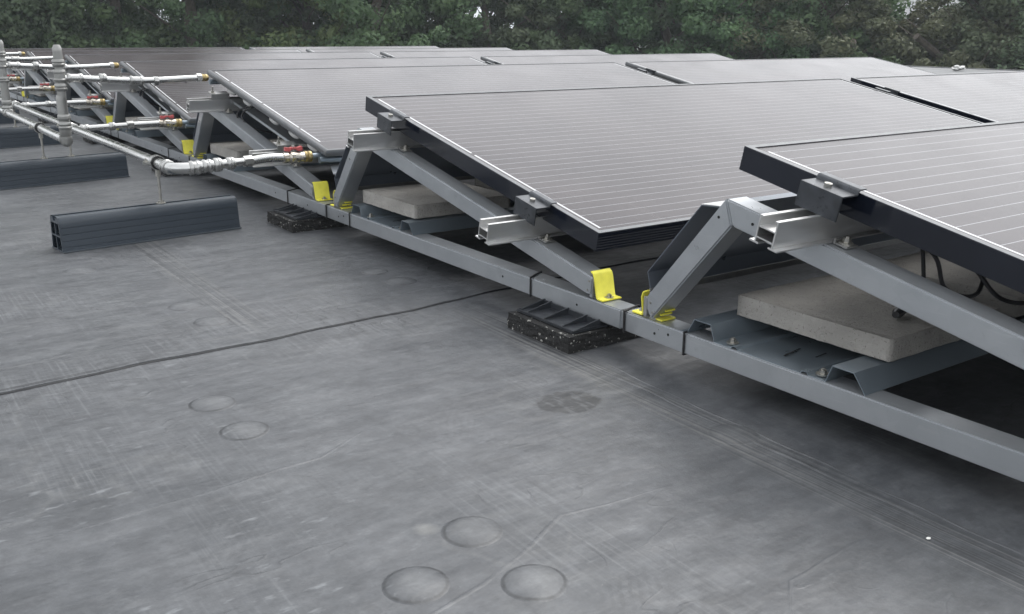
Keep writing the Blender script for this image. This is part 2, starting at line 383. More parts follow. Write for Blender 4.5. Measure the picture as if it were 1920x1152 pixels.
P = 1.2724; ZR = 0.0801; HR = 0.0363; ZB = ZR-HR
BW = 0.046
ROWS = range(7)
TH = {n: (R(11.7304) if n < 2 else R(10.4993)) for n in ROWS}
WID = {n: (0.9601 if n < 2 else 1.0245) for n in ROWS}
DZ = {0: 0, 1: 0, 2: .0196, 3: .0123, 4: .0123, 5: .004, 6: -.004}
ROWNAME = ['nearest row', 'second row', 'third row', 'fourth row', 'fifth row', 'sixth row', 'farthest row']

# ---------------------------------------------------------------- setting: roof, ground
rf = MB().box(-9, 13.5, -7, 9.6, -.30, 0).build('roof', M['membrane']); tag(rf, 'flat roof under grey rubber membrane', None, None, 'structure')
rf.data.name = 'roof'
for n_ in MEMBRANE_TC: n_.object = rf
# parapet edge trim at far sides (part of roof)
MB().box(-9, 13.5, 9.6, 9.75, -.3, .01).box(13.5, 13.65, -7, 9.75, -.3, .01).build('roof_edge', M['plastic'], rf, bevel=.01)
MB().box(-8.9, 13.4, -6.9, 9.5, -3.9, -.301).build('outer_wall', M['concrete'], rf)
# lap seam crossing the picture: the far sheet lies over the near one, its edge is wavy
def wavy(x, s=0): return .012*math.sin(x*5.1+s)+.006*math.sin(x*17+1.3+s)+.003*math.sin(x*41+s)
def seam_y(x): return .1149+(x+.96)*.0695+wavy(x)*.55
V = []; Fc = []; xs = np.arange(-9, 13.4, .02); 
for x in xs:
    y = seam_y(x)
    hh = .0010+.0010*abs(math.sin(x*7.3))*abs(math.sin(x*2.1+.5))
    V += [(x, y-.0010, -.002), (x, y, .0022+hh), (x, y+.008, .0022+hh), (x, y+.035, .0026), (x, y+.11, .0022), (x, y+.125, -.001)]
for i in range(len(xs)-1):
    for k in range(5): Fc.append((i*6+k, i*6+k+1, i*6+7+k, i*6+6+k))
o = link('membrane_lap', mesh('membrane_lap', V, Fc), M['membrane'], rf)
V = []; Fc = []
for x in xs:
    y = seam_y(x); wdt = .0007+.0016*abs(math.sin(x*3.7+1))**2+.0010*abs(math.sin(x*23))*abs(math.sin(x*5))
    V += [(x, y-.0011-wdt, .0005), (x, y-.0011-wdt*.4, .0019), (x, y-.0005, .0024)]
for i in range(len(xs)-1):
    for k in range(2): Fc.append((i*3+k, i*3+k+1, i*3+4+k, i*3+3+k))
link('seam_dark_strip', mesh('seam_dark_strip', V, Fc), M['seam'], rf)  # narrow dark strip added along the lap edge
V = []; Fc = []
for x in xs:
    y = seam_y(x)+.0105+.002*math.sin(x*9); w_ = .0009*max(0, .5+math.sin(x*4.1)+.4*math.sin(x*13))
    V += [(x, y-w_, .0050), (x, y+w_, .0050)]
Fc = [(i*2, i*2+1, i*2+3, i*2+2) for i in range(len(xs)-1)]
link('seam_line', mesh('seam_line', V, Fc), M['seam'], rf)
# raised folds: lines in which the membrane was creased on the roll
def fold(name, pts, wd, h, mat='membrane', jit=.002):
    V = []; Fc = []; n = 0; pts = [Vector((a, b, 0)) for a, b in pts]; out = []
    for a, b in zip(pts[:-1], pts[1:]):
        k = max(2, int((b-a).length/.03))
        out += [a.lerp(b, i/k) for i in range(k)]
    out.append(pts[-1])
    for i, p in enumerate(out):
        d = (out[min(i+1, len(out)-1)]-out[max(i-1, 0)]).normalized(); nn = Vector((-d.y, d.x, 0))
        q = p + nn*(jit*math.sin(i*1.3)+jit*.6*math.sin(i*.37+2)); hv = h*(.55+.45*math.sin(i*.8+wd*900)*math.sin(i*.23))
        ed = min(1, i/6, (len(out)-1-i)/6); hv = hv*ed
        for s_, z in ((-1, -.0006), (-.45, hv*.8), (0, hv), (.45, hv*.75), (1, -.0006)):
            r = q + nn*s_*wd*(.4+.6*ed); V.append((r.x, r.y, z))
    for i in range(len(out)-1):
        for k in range(4): Fc.append((i*5+k, i*5+k+1, i*5+6+k, i*5+5+k))
    return link(name, mesh(name, V, Fc), M[mat], rf, smooth=True)
fold('membrane_fold', [(-.118,-2.2),(-.106,-1.05),(-.100,-.77),(-.085,-.3),(-.07,.05)], .0050, .0012)
fold('membrane_fold', [(-.090,-1.5),(-.082,-1.0),(-.070,-.55),(-.055,-.2)], .0035, .0010)
fold('membrane_fold', [(-.533,1.30),(-.524,.66),(-.498,.20)], .0045, .0010)
fold('membrane_fold', [(-.512,1.25),(-.503,.62),(-.482,.25)], .0030, .0008)
for pts in ([(-1.05,-.405),(-.86,-.40),(-.634,-.384),(-.52,-.33)], [(-.42,-1.02),(-.346,-.950),(-.18,-.94),(-.10,-.93)],
            [(-.80,-.80),(-.62,-.77),(-.46,-.70),(-.30,-.72)], [(-1.0,.235),(-.78,.275),(-.60,.30),(-.45,.27)]):
    fold('membrane_crease', pts, .0055, .0012, 'membrane')
# washers under the membrane
def disc(name, x, y, r, h, mat, sx=1.0, rot=0):
    V = [(0,0,h)]; Fc = []; seg = 40; rings = [(.25,.97),(.5,.86),(.72,.62),(.86,.34),(.94,.15),(1.0,.05),(1.10,-.30)]
    for rr, hh in rings:
        for k in range(seg):
            a = 2*math.pi*k/seg; V.append((r*rr*math.cos(a)*sx, r*rr*math.sin(a), h*hh))
    for k in range(seg): Fc.append((0, 1+k, 1+(k+1) % seg))
    for i in range(len(rings)-1):
        for k in range(seg):
            k2 = (k+1) % seg; Fc.append((1+i*seg+k, 1+(i+1)*seg+k, 1+(i+1)*seg+k2, 1+i*seg+k2))
    o = link(name, mesh(name, V, Fc), M[mat], rf, smooth=True); o.location = (x, y, .0006); o.rotation_euler = (0,0,rot); return o
for k_, (x, y, r, q_) in enumerate(WASH):
    if q_ > .25: disc('washer_bump', x, y, r, .0010+.0030*q_, 'membrane')
# grass field far below
t = NT('rough_grass'); v = t.coord()
M['grass'] = t.set(color=t.ramp(t.noise(v, .5, 6), [(.3, (.035,.055,.025)), (.7, (.075,.095,.04))]), rough=.9)
gr = MB().box(-400, 600, -400, 600, -4.2, -4.0).build('ground', M['grass']); tag(gr, 'grass land around the building', None, None, 'structure')

# ---------------------------------------------------------------- support frame (local coords: outer face x=0, row origin y=0)
def leg_profile_steep():
    return [(-.5129,.3176),(-.3474,.1213),(-.3490,.0990),(-.3600,.0815),(-.5276,.2757)]
fr = empty('support_frame', (0,0,0), 'x', 'support frame', 'galvanised triangular frames carrying the panel rows')
# base rail with faint rounded edges; small joint gap towards the next one
MB().box(0, BW, -1.5555, -.2875, ZB, ZR).build('base_rail', M['galv'], fr, bevel=.0023, auto=True)
MB().box(.003, BW-.003, -.2870, -.2700, ZB+.003, ZR-.003).build('rail_coupler', M['galv'], fr)
# long leg: top edge line z = .3176 - .2034*(d) ; box 46 mm deep
sl_ = (.3176-.1221)/(1.4739-.5129)
def topz(y): return .3176-(-.5129-y)*sl_
Y1 = -1.4739
MB().prism([(-.5135,.3171),(-.5282,.2757),(-1.4530,.0884),(-1.4700,.0884),(Y1, topz(Y1))], .0004, BW-.0004).build('front_leg', M['galv'], fr, bevel=.0026, auto=True)
MB().prism([(-.5129,.3176),(-.3474,.1213),(-.3490,.0990),(-.3600,.0815),(-.5276,.2757)], 0, BW).build('rear_leg', M['galv'], fr, bevel=.0026, auto=True)
# rivets and holes
for y, z, mt in ((-.3580,.112,'bolt'),(-.3640,.0955,'bolt'),(-1.4645,.1145,'bolt'),(-1.4600,.0965,'bolt')):
    b = MB().cyl((0,0,0), .0022, -.0016, 10, 'x').build('rivet', M[mt], fr, smooth=False); b.location = (0, y, z)
for y, z in ((-.5010,.2860),(-.5690,.2860),(-1.43,.060),(-.372,.060),(-.405,.0665),(-1.18,.062)):
    b = MB().cyl((0,0,0), .0024, -.0006, 12, 'x').build('screw_hole', M['hole'], fr); b.location = (0, y, z)
# yellow brackets
yb = MB().strip([(-1.5010,ZR+.0012),(-1.4835,ZR+.0012),(-1.4800,ZR+.0045),(-1.4720,.1200),(-1.4690,.1270),(-1.4620,.1305)], .0028, .004, .0505)
yb = yb.build('yellow_bracket', M['yellow'], fr, bevel=.0008, auto=True)
MB().prism([(-1.4700,.0830),(-1.4700,.1150),(-1.4620,.1180),(-1.4620,.0830)], .004, .010).build('bracket_web', M['galv'], fr)
hexbolt('bolt', (.0285,-1.4900,ZR+.0040), .0050, .0055, yb)
y2 = MB().strip([(-.3050,ZR+.0012),(-.3310,ZR+.0012),(-.3345,ZR+.0050),(-.3300,.1150),(-.3330,.1230),(-.3400,.1265)], -.0030, .006, .0400)
y2 = y2.build('yellow_bracket', M['yellow'], fr, bevel=.0008, auto=True)
MB().prism([(-.3375,.0830),(-.3375,.1190),(-.3475,.1190),(-.3475,.0830)], .003, .012).build('bracket_web', M['alu_cut'], fr, bevel=.001)
hexbolt('bolt', (.024,-.3170,ZR+.0040), .0048, .005, y2)
y3 = MB().box(.010, .0430, -.3780, -.3630, ZR+.001, ZR+.004).box(.014, .0400, -.3725, -.3690, ZR+.009, ZR+.0125).box(.018, .0400, -.3790, -.3760, ZR+.017, ZR+.020)
y3.build('yellow_bracket', M['yellow'], fr)
# straps round the rail
def strap(y, slack=.0, wd=.0045):
    a, t_ = .0006, .0020
    o = [(-a-t_, ZB-a-t_), (BW+a+t_, ZB-a-t_), (BW+a+t_, ZR+a+t_), (-a-t_, ZR+a+t_)]
    i_ = [(-a, ZB-a), (BW+a, ZB-a), (BW+a, ZR+a), (-a, ZR+a)]
    b = MB(); V = []; 
    for yy in (y-wd/2, y+wd/2):
        for (x, z), s_ in zip(o+i_, [1]*8):
            V.append((x, yy + (slack if x > .02 else 0), z))
    Fc = []
    for k in range(4):
        k2 = (k+1) % 4
        Fc += [(k, k2, 8+k2, 8+k), (4+k, 12+k, 12+k2, 4+k2), (k, 4+k, 4+k2, k2), (8+k, 8+k2, 12+k2, 12+k)]
    b.add(V, Fc); return b.build('strap', M['black'], fr, bevel=.0006, auto=True)
strap(-.4439, .003); strap(-.2945, .016, .0055); strap(-1.2813, .030)

# mounting rails (H profile, run along the row)
def rail_profile():
    # y across (near = negative), z up; foot flanges wide, two webs with a floor between, open channel on top
    w0, h = .0160, .0410; tk = .0030
    return [(-.0245,0),(-.0120,0),(-.0120,tk),(-w0+tk,tk),(-w0+tk,.0115),(w0-tk,.0115),(w0-tk,tk),(.0120,tk),(.0120,0),(.0245,0),(.0245,tk*.9),
            (w0+.001,tk*.9),(w0+.001,h),(w0-tk*2.0,h),(w0-tk*2.0,h-tk),(w0-tk,h-tk),(w0-tk,.0300),(-w0+tk,.0300),(-w0+tk,h-tk),(-w0+tk*2.0,h-tk),(-w0+tk*2.0,h),
            (-w0-.001,h),(-w0-.001,tk*.9),(-.0245,tk*.9)]
def make_rail_mesh():
    Lr = 4.02+.105
    # outer skin plus a hollow lower chamber seen at the end: built as separate walls
    b = MB(); h = .0410; tk = .0028; w0 = .0165
    b.box(0, Lr, -w0, -w0+tk, tk, h); b.box(0, Lr, w0-tk, w0, tk, h)          # webs
    b.box(0, Lr, -w0+tk, w0-tk, .0085, .0105); b.box(0, Lr, -w0+tk, w0-tk, .0240, .0262)  # inner floors
    b.box(0, Lr, -.0250, -.0085, 0, tk); b.box(0, Lr, .0085, .0250, 0, tk)    # foot flanges
    b.box(.0002, Lr-.0002, -w0+tk, -w0+.0062, h-tk, h-.0001); b.box(.0002, Lr-.0002, w0-.0062, w0-tk, h-tk, h-.0001)  # lips
    return b
rail_me = make_rail_mesh().build('mounting_rail', M['alu'], None, bevel=.0004).data
for o in [o for o in C.objects if o.data is rail_me]: C.objects.unlink(o)
clip_proto = None

# ---------------------------------------------------------------- copy frames row by row
index_kids()
FL = ['whose leg runs out of the right edge over a concrete tile', 'under the second row, black foot at its near end',
      'of the third row with the first valve beside it', 'of the fourth row, behind the standing pipe', 'of the fifth row, mostly behind the pipes',
      'of the sixth row at the left edge', 'of the farthest row at the left edge']
frames = []
for n in ROWS:
    f = fr if n == 0 else copy_tree(fr)
    f.location = (0, n*P, 0); f['label'] = 'galvanised triangular support frame '+FL[n]; frames.append(f)

# ---------------------------------------------------------------- mounting rails
rz = {}
for n in ROWS:
    for which, yc in (('upper', -.6775), ('lower', -1.2620)):
        o = bpy.data.objects.new('mounting_rail', rail_me); C.objects.link(o)
        zz = topz(yc) + .0012
        dzr = 0
        o.location = (-.103 + random.uniform(-.004,.004), n*P+yc, zz+dzr); o.rotation_euler = (math.atan(sl_), 0, 0)
        lab = {0: 'cut by the right edge, over the near peak'}.get(n, '')
        tag(o, f'{which} aluminium mounting rail under the {ROWNAME[n]} of panels', 'mounting rail', 'aluminium rails across the frames')
        rz[n, which] = o.location
        # fixing clip with bolt on the frame beside the rail foot
        b = MB().box(-.013, .013, -.014, .010, 0, .0025).box(-.013, .013, .007, .010, .0025, .0075)
        c = b.build('rail_clip', M['alu_cut'], o, bevel=.0005); c.location = (.103+.028, -.036, .0002)
        hexbolt('bolt', (0, -.002, .0025), .0058, .0085, c)

# ---------------------------------------------------------------- panels
def sweep_rect(prof, Lx, Ly, ch=.0012):
    """profile (inset, z) swept round the rectangle 0..Lx, 0..-Ly with tiny chamfered corners"""
    V = []; Fc = []
    for pt in prof:
        ins, z = pt[:2]; c = ch; ix = 0 if len(pt) > 2 else ins
        x0, x1, y0, y1 = ix, Lx-ix, -ins, -Ly+ins
        V += [(x0+c,y0,z),(x1-c,y0,z),(x1,y0-c,z),(x1,y1+c,z),(x1-c,y1,z),(x0+c,y1,z),(x0,y1+c,z),(x0,y0-c,z)]
    n = len(prof)
    for i in range(n):
        j = (i+1) % n
        for k in range(8):
            k2 = (k+1) % 8; Fc.append((i*8+k, j*8+k, j*8+k2, i*8+k2))
    return V, Fc
def build_panel(kind, W):
    t_ = PT
    root = empty('solar_panel', (0,0,0), 'x', 'solar panel', 'dark solar panels in tilted rows')
    if kind == 'pv':
        prof = [(.0115,-.0012),(.0112,0),(.0008,0),(0,-.0008)]
        for k in range(5):
            z = -.0085-k*.0055; prof += [(0, z, 1), (.0007, z-.0005, 1), (.0007, z-.0015, 1), (0, z-.0020, 1)]
        prof += [(0,-t_+.0006),(.0006,-t_),(.028,-t_),(.028,-t_+.0016),(.0016,-t_+.0016),(.0016,-.0050),(.0115,-.0050)]
        V, Fc = sweep_rect(prof, PL, W)
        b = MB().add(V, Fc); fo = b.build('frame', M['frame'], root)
        fo.data.materials.append(M['frame_top_sheen'])
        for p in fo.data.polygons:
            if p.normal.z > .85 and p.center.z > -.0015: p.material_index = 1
    else:
        prof = [(.0115,-.0012),(.0112,-.0002),(.0060,0),(.0025,-.0012),(.0006,-.0040),(0,-.0075),(.0002,-.0140),(.0015,-.0185),(.0050,-.0205),(.012,-.0205),(.012,-.0040)]
        V, Fc = sweep_rect(prof, PL, W)
        fo = MB().add(V, Fc).build('frame', M['frame_soft'], root, auto=True)
    MB().add([(.0114,-.0114,-.0014),(PL-.0114,-.0114,-.0014),(PL-.0114,-W+.0114,-.0014),(.0114,-W+.0114,-.0014)], [(0,3,2,1)]).build('glass', M['cells'], root)
    MB().box(.012, PL-.012, -W+.012, -.012, -.0075, -.0045).build('back_sheet', M['plastic'], root)
    MB().box(.90, 1.02, -.20, -.09, -.0260, -.0078).build('junction_box', M['plastic'], root, bevel=.003)
    if kind == 'pvt':
        # blue-grey tray of the heat exchanger under the panel, white edge cushions, collector tube
        MB().box(.030, PL-.03, -.700, -.120, -.0790, -.0765).box(.030, .0325, -.700, -.120, -.0765, -.070).build('exchanger_tray', M['galv'], root, bevel=.0006)
        MB().box(.020, PL-.02, -W+.025, -.020, -.027, -.0210).build('exchanger', M['plastic'], root)
        for vv in (.187, .342, .579, .739, .88):
            c = MB(); c.tube([(0,-.034,0),(0,-.026,0),(0,-.010,0),(0,.010,0),(0,.026,0),(0,.034,0)], [.003,.0085,.0105,.0105,.0085,.003], 12)
            c = c.build('edge_cushion', M['cushion'], root, smooth=True); c.location = (.026, -vv, -.0345)
        tb = MB().tube([(-.010,-W+.020,-.034),(.10,-W+.020,-.034),(PL-.1,-W+.020,-.034)], .0095, 14).build('header_tube', M['galv_dark'], root, smooth=True)
        tb = MB().tube([(-.006,-.045,-.034),(.10,-.045,-.034),(PL-.1,-.045,-.034)], .0095, 14).build('header_tube', M['galv_dark'], root, smooth=True)
        MB().strip([(-W-.055,-.072),(-W-.035,-.076),(-W+.01,-.076),(-W+.03,-.058)], .0015, .03, PL-.03).build('tray_lip', M['galv'], root)
    return root
protos = {'pv': build_panel('pv', 0.9601), 'pvt': build_panel('pvt', 1.0245)}
# end clamp: bent plate with a bolt, in panel coordinates
def build_clamp(v0, v1, mirror=False):
    c = empty('end_clamp', (0,0,0), 'x', 'clamp', 'dark bent clamps holding panel edges')
    pth = [(-.0388,-.0372),(-.0388,-.0030),(-.0065,-.0030),(-.0050,.0030),(-.0030,.0045),(.0095,.0045)]
    b = MB(); P_ = pth; th = .0022
    # strip in x-z extruded along y
    tmp = MB().strip(pth, th, -v1, -v0); b.V = [(y, x, z) for x, y, z in tmp.V]; b.F = tmp.F
    b.build('clamp_plate', M['clamp'], c, bevel=.0005, auto=True)
    bo = MB().cyl((0,0,0), .0056, .0046, 18).cyl((0,0,.0046), .0026, .0004, 6).build('bolt', M['bolt'], c, auto=True)
    bo.location = (-.022, -(v0+v1)/2+.004, -.0008)
    return c
clamp = build_clamp(-.036, .036)
def build_mid():
    c = empty('middle_clamp', (0,0,0), 'x', 'clamp', 'middle clamps in the gap between panel columns')
    b = MB().box(-.050+.0, -.0005, -.03, .03, -.012, -.0095)
    b.box(-.062, -.0485, -.03, .03, .0006, .0032).box(-.0515, -.0490, -.03, .03, -.0095, .0006)
    b.box(-.0030, -.0005, -.03, .03, -.0095, .0006).box(-.0030, .0085, -.03, .03, .0010, .0034)
    b.build('clamp_plate', M['clamp'], c)
    bo = MB().cyl((0,0,0), .0065, .005, 16).build('bolt', M['bolt'], c, auto=True); bo.location = (-.026, 0, -.0094)
    return c
mid = build_mid()
index_kids()
used = set()
def inst(proto, key):
    if key in used: return copy_tree(proto)
    used.add(key); return proto
COL = ['left-hand', 'right-hand']
PLAB = {(0,0): 'large near black-framed solar panel cut off by the right edge', (0,1): 'black-framed panel of the nearest row far outside the right edge',
        (1,0): 'black-framed solar panel filling the middle, dark side with two clamps', (1,1): 'pale reflecting panel at right beyond the dark gap, second row'}
for n in ROWS:
    kind = 'pv' if n < 2 else 'pvt'; W = WID[n]
    for c_ in (0, 1):
        if n == 0 and c_ == 1: pass
        p_ = inst(protos[kind], kind)
        p_.location = (.0238 + c_*(PL+PGAP), -.5204+n*P, .3974+DZ[n]); p_.rotation_euler = (TH[n]+R(random.uniform(-.12,.12))*(n > 1), 0, 0)
        p_['label'] = PLAB.get((n, c_), f'{COL[c_]} grey-framed panel of the {ROWNAME[n]}, ' + ('beside the pipes' if c_ == 0 else 'before the trees'))
        if n < 2:
            for which, vc in (('upper', .1815), ('lower', .7800)):
                k = inst(clamp, 'clamp') if c_ == 0 else None
                if k is None: continue
                k.location = Vector(p_.location) + Vector((0, -vc*math.cos(TH[n]), -vc*math.sin(TH[n]))); k.rotation_euler = (TH[n],0,0)
                k['label'] = f'dark bent clamp with bolt on the {which} left edge of the {ROWNAME[n]} panel'
        else:
            for which, vc in (('upper', .1815), ('lower', .79)):
                pass
        if c_ == 1:
            for which, vc in (('upper', .1815), ('lower', .7800)):
                k = inst(mid, 'mid'); k.location = Vector(p_.location) + Vector((0, -vc*math.cos(TH[n]), -vc*math.sin(TH[n]))); k.rotation_euler = (TH[n],0,0)
                k['label'] = f'{which} middle clamp in the gap between the two panels of the {ROWNAME[n]}'
# small Z brackets with stud that hold the collectors of rows three and on
zb = empty('stud_bracket', (0,0,0), 'x', 'bracket', 'small stud brackets holding the collectors')
MB().strip([(-.016,.0),(-.016,.0195),(.020,.0195)], -.0025, -.012, .052).build('bracket_plate', M['alu_cut'], zb, bevel=.0005)
hexbolt('stud', (-.002,.002,.0190), .0052, .0085, zb)
MB().cyl((-.002,.002,.027), .0028, .014, 10).build('threaded_end', M['bolt'], zb)
index_kids()
for n in range(2, 7):
    for which in ('upper', 'lower'):
        k = inst(zb, 'zb'); r_ = rz[n, which]
        k.location = Vector((-.014, r_.y-.0085, r_.z+.0405)); k.rotation_euler = (math.atan(sl_),0,0)
        k['label'] = f'small stud bracket on the {which} rail end of the {ROWNAME[n]}'

# ---------------------------------------------------------------- wind deflectors
df = empty('wind_deflector', (0,0,0), 'x', 'wind deflector', 'blue-grey sheet deflectors behind the rows')
MB().strip([(-.4940,.2990),(-.4560,.2965),(-.3400,.1620),(-.3480,.1350)], .0014, .0080, 3.96).build('sheet', M['deflector'], df)
MB().strip([(-.3470,.1345),(-.3495,.1235)], .0016, .0081, 3.96).build('bottom_lip', M['alu_cut'], df)
MB().strip([(-.4940,.3010),(-.4560,.2984)], .0010, .0075, .070).build('top_flange', M['alu'], df)
index_kids()
for n in ROWS:
    d_ = inst(df, 'df'); d_.location = (0, n*P, 0)
    d_['label'] = f'blue-grey sheet wind deflector on the back legs of the {ROWNAME[n]}'

# ---------------------------------------------------------------- ballast trays with concrete tiles
tr = empty('ballast_tray', (0,0,ZR+.0004), 'x', 'ballast tray', 'ballast trays resting on the base rails')
X1 = .92
th_ = .0014
prof = [(-.4290,0),(-.4435,0),(-.4590,.0270),(-.4957,.0270),(-.5058,.0005),(-.5400,.0005),(-.5440,.0045),(-.5520,.0045),(-.5560,.0005),
        (-.6760,.0005),(-.6800,.0045),(-.6880,.0045),(-.6920,.0005),(-.7205,.0005),(-.7300,.0270),(-.7665,.0270),(-.7878,.0)]
MB().strip(prof, th_, .0045, X1).build('tray_sheet', M['galv_dark'], tr, bevel=0)
for y in (-.530, -.7040):
    hexbolt('bolt', (.021, y, .0020), .0058, .0070, tr)
slot = MB().box(0, .050, -.0016, .0016, 0, .0003).build('slot', M['hole'], tr); slot.location = (.040, -.618, .0022); slot.rotation_euler = (0,0,R(10))
slot = MB().box(0, .030, -.0012, .0012, 0, .0003).build('slot', M['hole'], tr); slot.location = (.075, -.650, .0022); slot.rotation_euler = (0,0,R(6))
def rough_tile():
    bm = bmesh.new(); nx, ny, nz_ = 46, 46, 8; sx, sy, sz = .290, .285, .0375
    bmesh.ops.create_cube(bm, size=1); 
    bmesh.ops.subdivide_edges(bm, edges=bm.edges[:], cuts=27, use_grid_fill=True)
    rr = random.Random(5)
    from mathutils import noise
    for v in bm.verts:
        v.co.x *= sx; v.co.y *= sy; v.co.z *= sz
        q = v.co.copy(); side = abs(abs(q.x)-sx/2) < 1e-4 or abs(abs(q.y)-sy/2) < 1e-4
        amp = .0012
        nn = noise.noise(q*38)*amp + noise.noise(q*140)*amp*.5
        e = Vector((q.x/sx, q.y/sy, q.z/sz*.5)).normalized()
        bot = max(0, -q.z/(sz/2))
        v.co += e*nn
        if side and q.z < -sz*.47: v.co.z += abs(noise.noise(q*85))*.0085; v.co.x *= .997; v.co.y *= .997
        if side and q.z > sz*.47: v.co.z -= .0018+abs(noise.noise(q*50))*.0022; v.co.x *= .996; v.co.y *= .996
    me = bpy.data.meshes.new('concrete_tile'); bm.to_mesh(me); bm.free(); return me
tile_me = rough_tile(); tile_me.materials.append(M['concrete'])
tile_me.polygons.foreach_set('use_smooth', [True]*len(tile_me.polygons))
index_kids()
TX = {0: (.074, -.6310, 0), 1: (.032, -.6060, 0), 2: (.030, -.6120, .01), 3: (.034, -.606, -.01), 4: (.03, -.60, 0), 5: (.034, -.61, 0), 6: (.03, -.6, 0)}
TL = ['large near concrete ballast tile at the right on a blue-grey tray', 'concrete ballast tile under the middle panel', 'concrete ballast tile behind the first valve pipe']
for n in ROWS:
    o = inst(tr, 'tr'); o.location = (0, n*P, ZR+.0004); o['label'] = f'blue-grey folded sheet ballast tray of the {ROWNAME[n]}'
    x, y, a = TX[n]; tl = bpy.data.objects.new('concrete_tile', tile_me); C.objects.link(tl)
    tl.location = (x+.145, n*P+y, ZR+.0004+.0270+.0014+.0375/2+.0008); tl.rotation_euler = (0, 0, a)
    tag(tl, TL[n] if n < 3 else f'concrete ballast tile under the {ROWNAME[n]} of panels', 'concrete tile', 'concrete ballast tiles on the trays')

for n in ROWS:
    x, y, a = TX[n]; tl = bpy.data.objects.new('concrete_tile', tile_me); C.objects.link(tl)
    tl.location = (x+.145+.37, n*P+y+.012, ZR+.0004+.0270+.0014+.0375/2+.0008); tl.rotation_euler = (0, 0, a+R(180))
    tag(tl, f'second concrete ballast tile, farther under the {ROWNAME[n]} of panels', 'concrete tile', 'concrete ballast tiles on the trays')
# ---------------------------------------------------------------- rubber feet
ft = empty('rail_foot', (0,0,0), 'x', 'rubber foot', 'black rubber feet under the base rails')
bm = bmesh.new(); bmesh.ops.create_cube(bm, size=1); bmesh.ops.subdivide_edges(bm, edges=bm.edges[:], cuts=19, use_grid_fill=True)
from mathutils import noise as mnoise
for v in bm.verts:
    v.co.x *= .235; v.co.y *= .1925; v.co.z *= .0318; q = v.co.copy()
    if q.z > -.0155:
        d = Vector((q.x, q.y, 0)).normalized(); v.co += d*(mnoise.noise(q*90)*.0030+mnoise.noise(q*260)*.0018); v.co.z += mnoise.noise(q*120)*.0008
me = bpy.data.meshes.new('rubber_mat'); bm.to_mesh(me); bm.free()
o = link('rubber_mat', me, M['granulate'], ft); o.location = (.0325, -.1445, .0159+.0004)
b = MB()
b.box(-.0700, .118, -.2330, -.0570, .0334, .0366)
b.box(-.0700, -.0670, -.2330, -.0570, .0366, .0392); b.box(-.067, .0, -.2330, -.2300, .0366, .0392); b.box(-.067, .0, -.0600, -.0570, .0366, .0392)
b.build('foot_tray', M['plastic'], ft, bevel=.0010, auto=True)
for y in (-.2290, -.1930, -.1370, -.0830, -.0610):
    MB().prism([(-.0630,.0366),(-.0030,.0366),(-.0030,.0500),(-.0060,.0500),(-.0610,.0385)], y-.0014, y+.0014, 'y').build('rib', M['plastic'], ft)
MB().box(-.0065, -.0035, -.2250, -.0600, .0366, .0480).build('tray_wall', M['plastic'], ft)
MB().box(.0005, BW, -.225, -.06, .0366, ZB-.0006).build('rail_seat', M['plastic'], ft)
index_kids()
for k, n in enumerate(range(1, 7)):
    o = inst(ft, 'ft'); o.location = (0, (n-1)*P, 0)
    o['label'] = ['large black rubber foot with white flecks under the base rail', 'black rubber foot under the base rail behind the near grey pipe block',
                  'black rubber foot half hidden under the pipe elbow'][k] if k < 3 else f'black rubber foot under the base rail at the {ROWNAME[n]}'

# ---------------------------------------------------------------- pipe support blocks
def build_block(Lb):
    root = empty('pipe_support_block', (0,0,0), 'x', 'support block', 'slate pipe support blocks on the roof')
    h = .0925
    out_ = [(-.0450,.0),(-.0450,.0030),(-.0405,.0042),(-.0330,.0740),(-.0300,.0850),(-.0240,.0910),(-.0110,h),(-.0075,h),(-.0075,.0800),(.0075,.0800),(.0075,h),(.0110,h),
           (.0240,.0910),(.0300,.0850),(.0330,.0740),(.0405,.0042),(.0450,.0030),(.0450,.0)]
    # grooved faces: pinch thin lines into the slopes
    def face(a, b, sgn):
        pts = []; (y0, z0), (y1, z1) = a, b
        for f_ in (.12, .36, .60, .84):
            for d, dep in ((-.012, 0), (-.004, .0010), (.004, .0010), (.012, 0)):
                q = f_+d; pts.append((y0+(y1-y0)*q + sgn*dep, z0+(z1-z0)*q))
        return pts
    near = face((-.0405,.0042), (-.0330,.0740), 1); far = face((.0330,.0740), (.0405,.0042), -1)
    pr_ = out_[:3] + near + out_[3:15] + far + out_[15:]
    # hollow body: outer skin and inner chambers seen at the ends
    b = MB(); n = len(pr_)
    V = [(0,a,c) for a, c in pr_] + [(Lb,a,c) for a, c in pr_]
    Fc = [(i, (i+1) % n, (i+1) % n+n, i+n) for i in range(n)]
    b.add(V, Fc); b.build('block_shell', M['block'], root, auto=True)
    for x0, x1 in ((.0, .0035), (Lb-.0035, Lb)):
        e = MB()
        e.prism([(-.0405,.0042),(-.0335,.0740),(-.0300,.0740),(-.0365,.0042)], x0, x1).prism([(.0405,.0042),(.0335,.0740),(.0300,.0740),(.0365,.0042)], x0, x1)
        e.box(x0, x1, -.0325, .0325, .0385, .0425); e.box(x0, x1, -.045, .045, 0, .0040); e.box(x0, x1, -.031, .031, .0740, .0790)
        e.box(x0, x1, -.0018, .0018, .0425, .0740); e.box(x0, x1, -.0018, .0018, .0040, .0385)
        e.box(x0, x1, -.0290, -.0080, .079, .0885).box(x0, x1, .0080, .0290, .079, .0885)
        e.build('block_web', M['block'], root)
    MB().prism([(-.036,.0045),(-.030,.073),(.030,.073),(.036,.0045)], .03, Lb-.03).build('block_core', M['block_in'], root)
    for s_ in (-1, 1):
        y0, y1 = sorted((s_*.0452, s_*.0492)); MB().box(0, Lb, y0, y1, .0002, .0034).build('base_lip', M['block_lip'], root)
    return root
blk = build_block(.495)
index_kids()
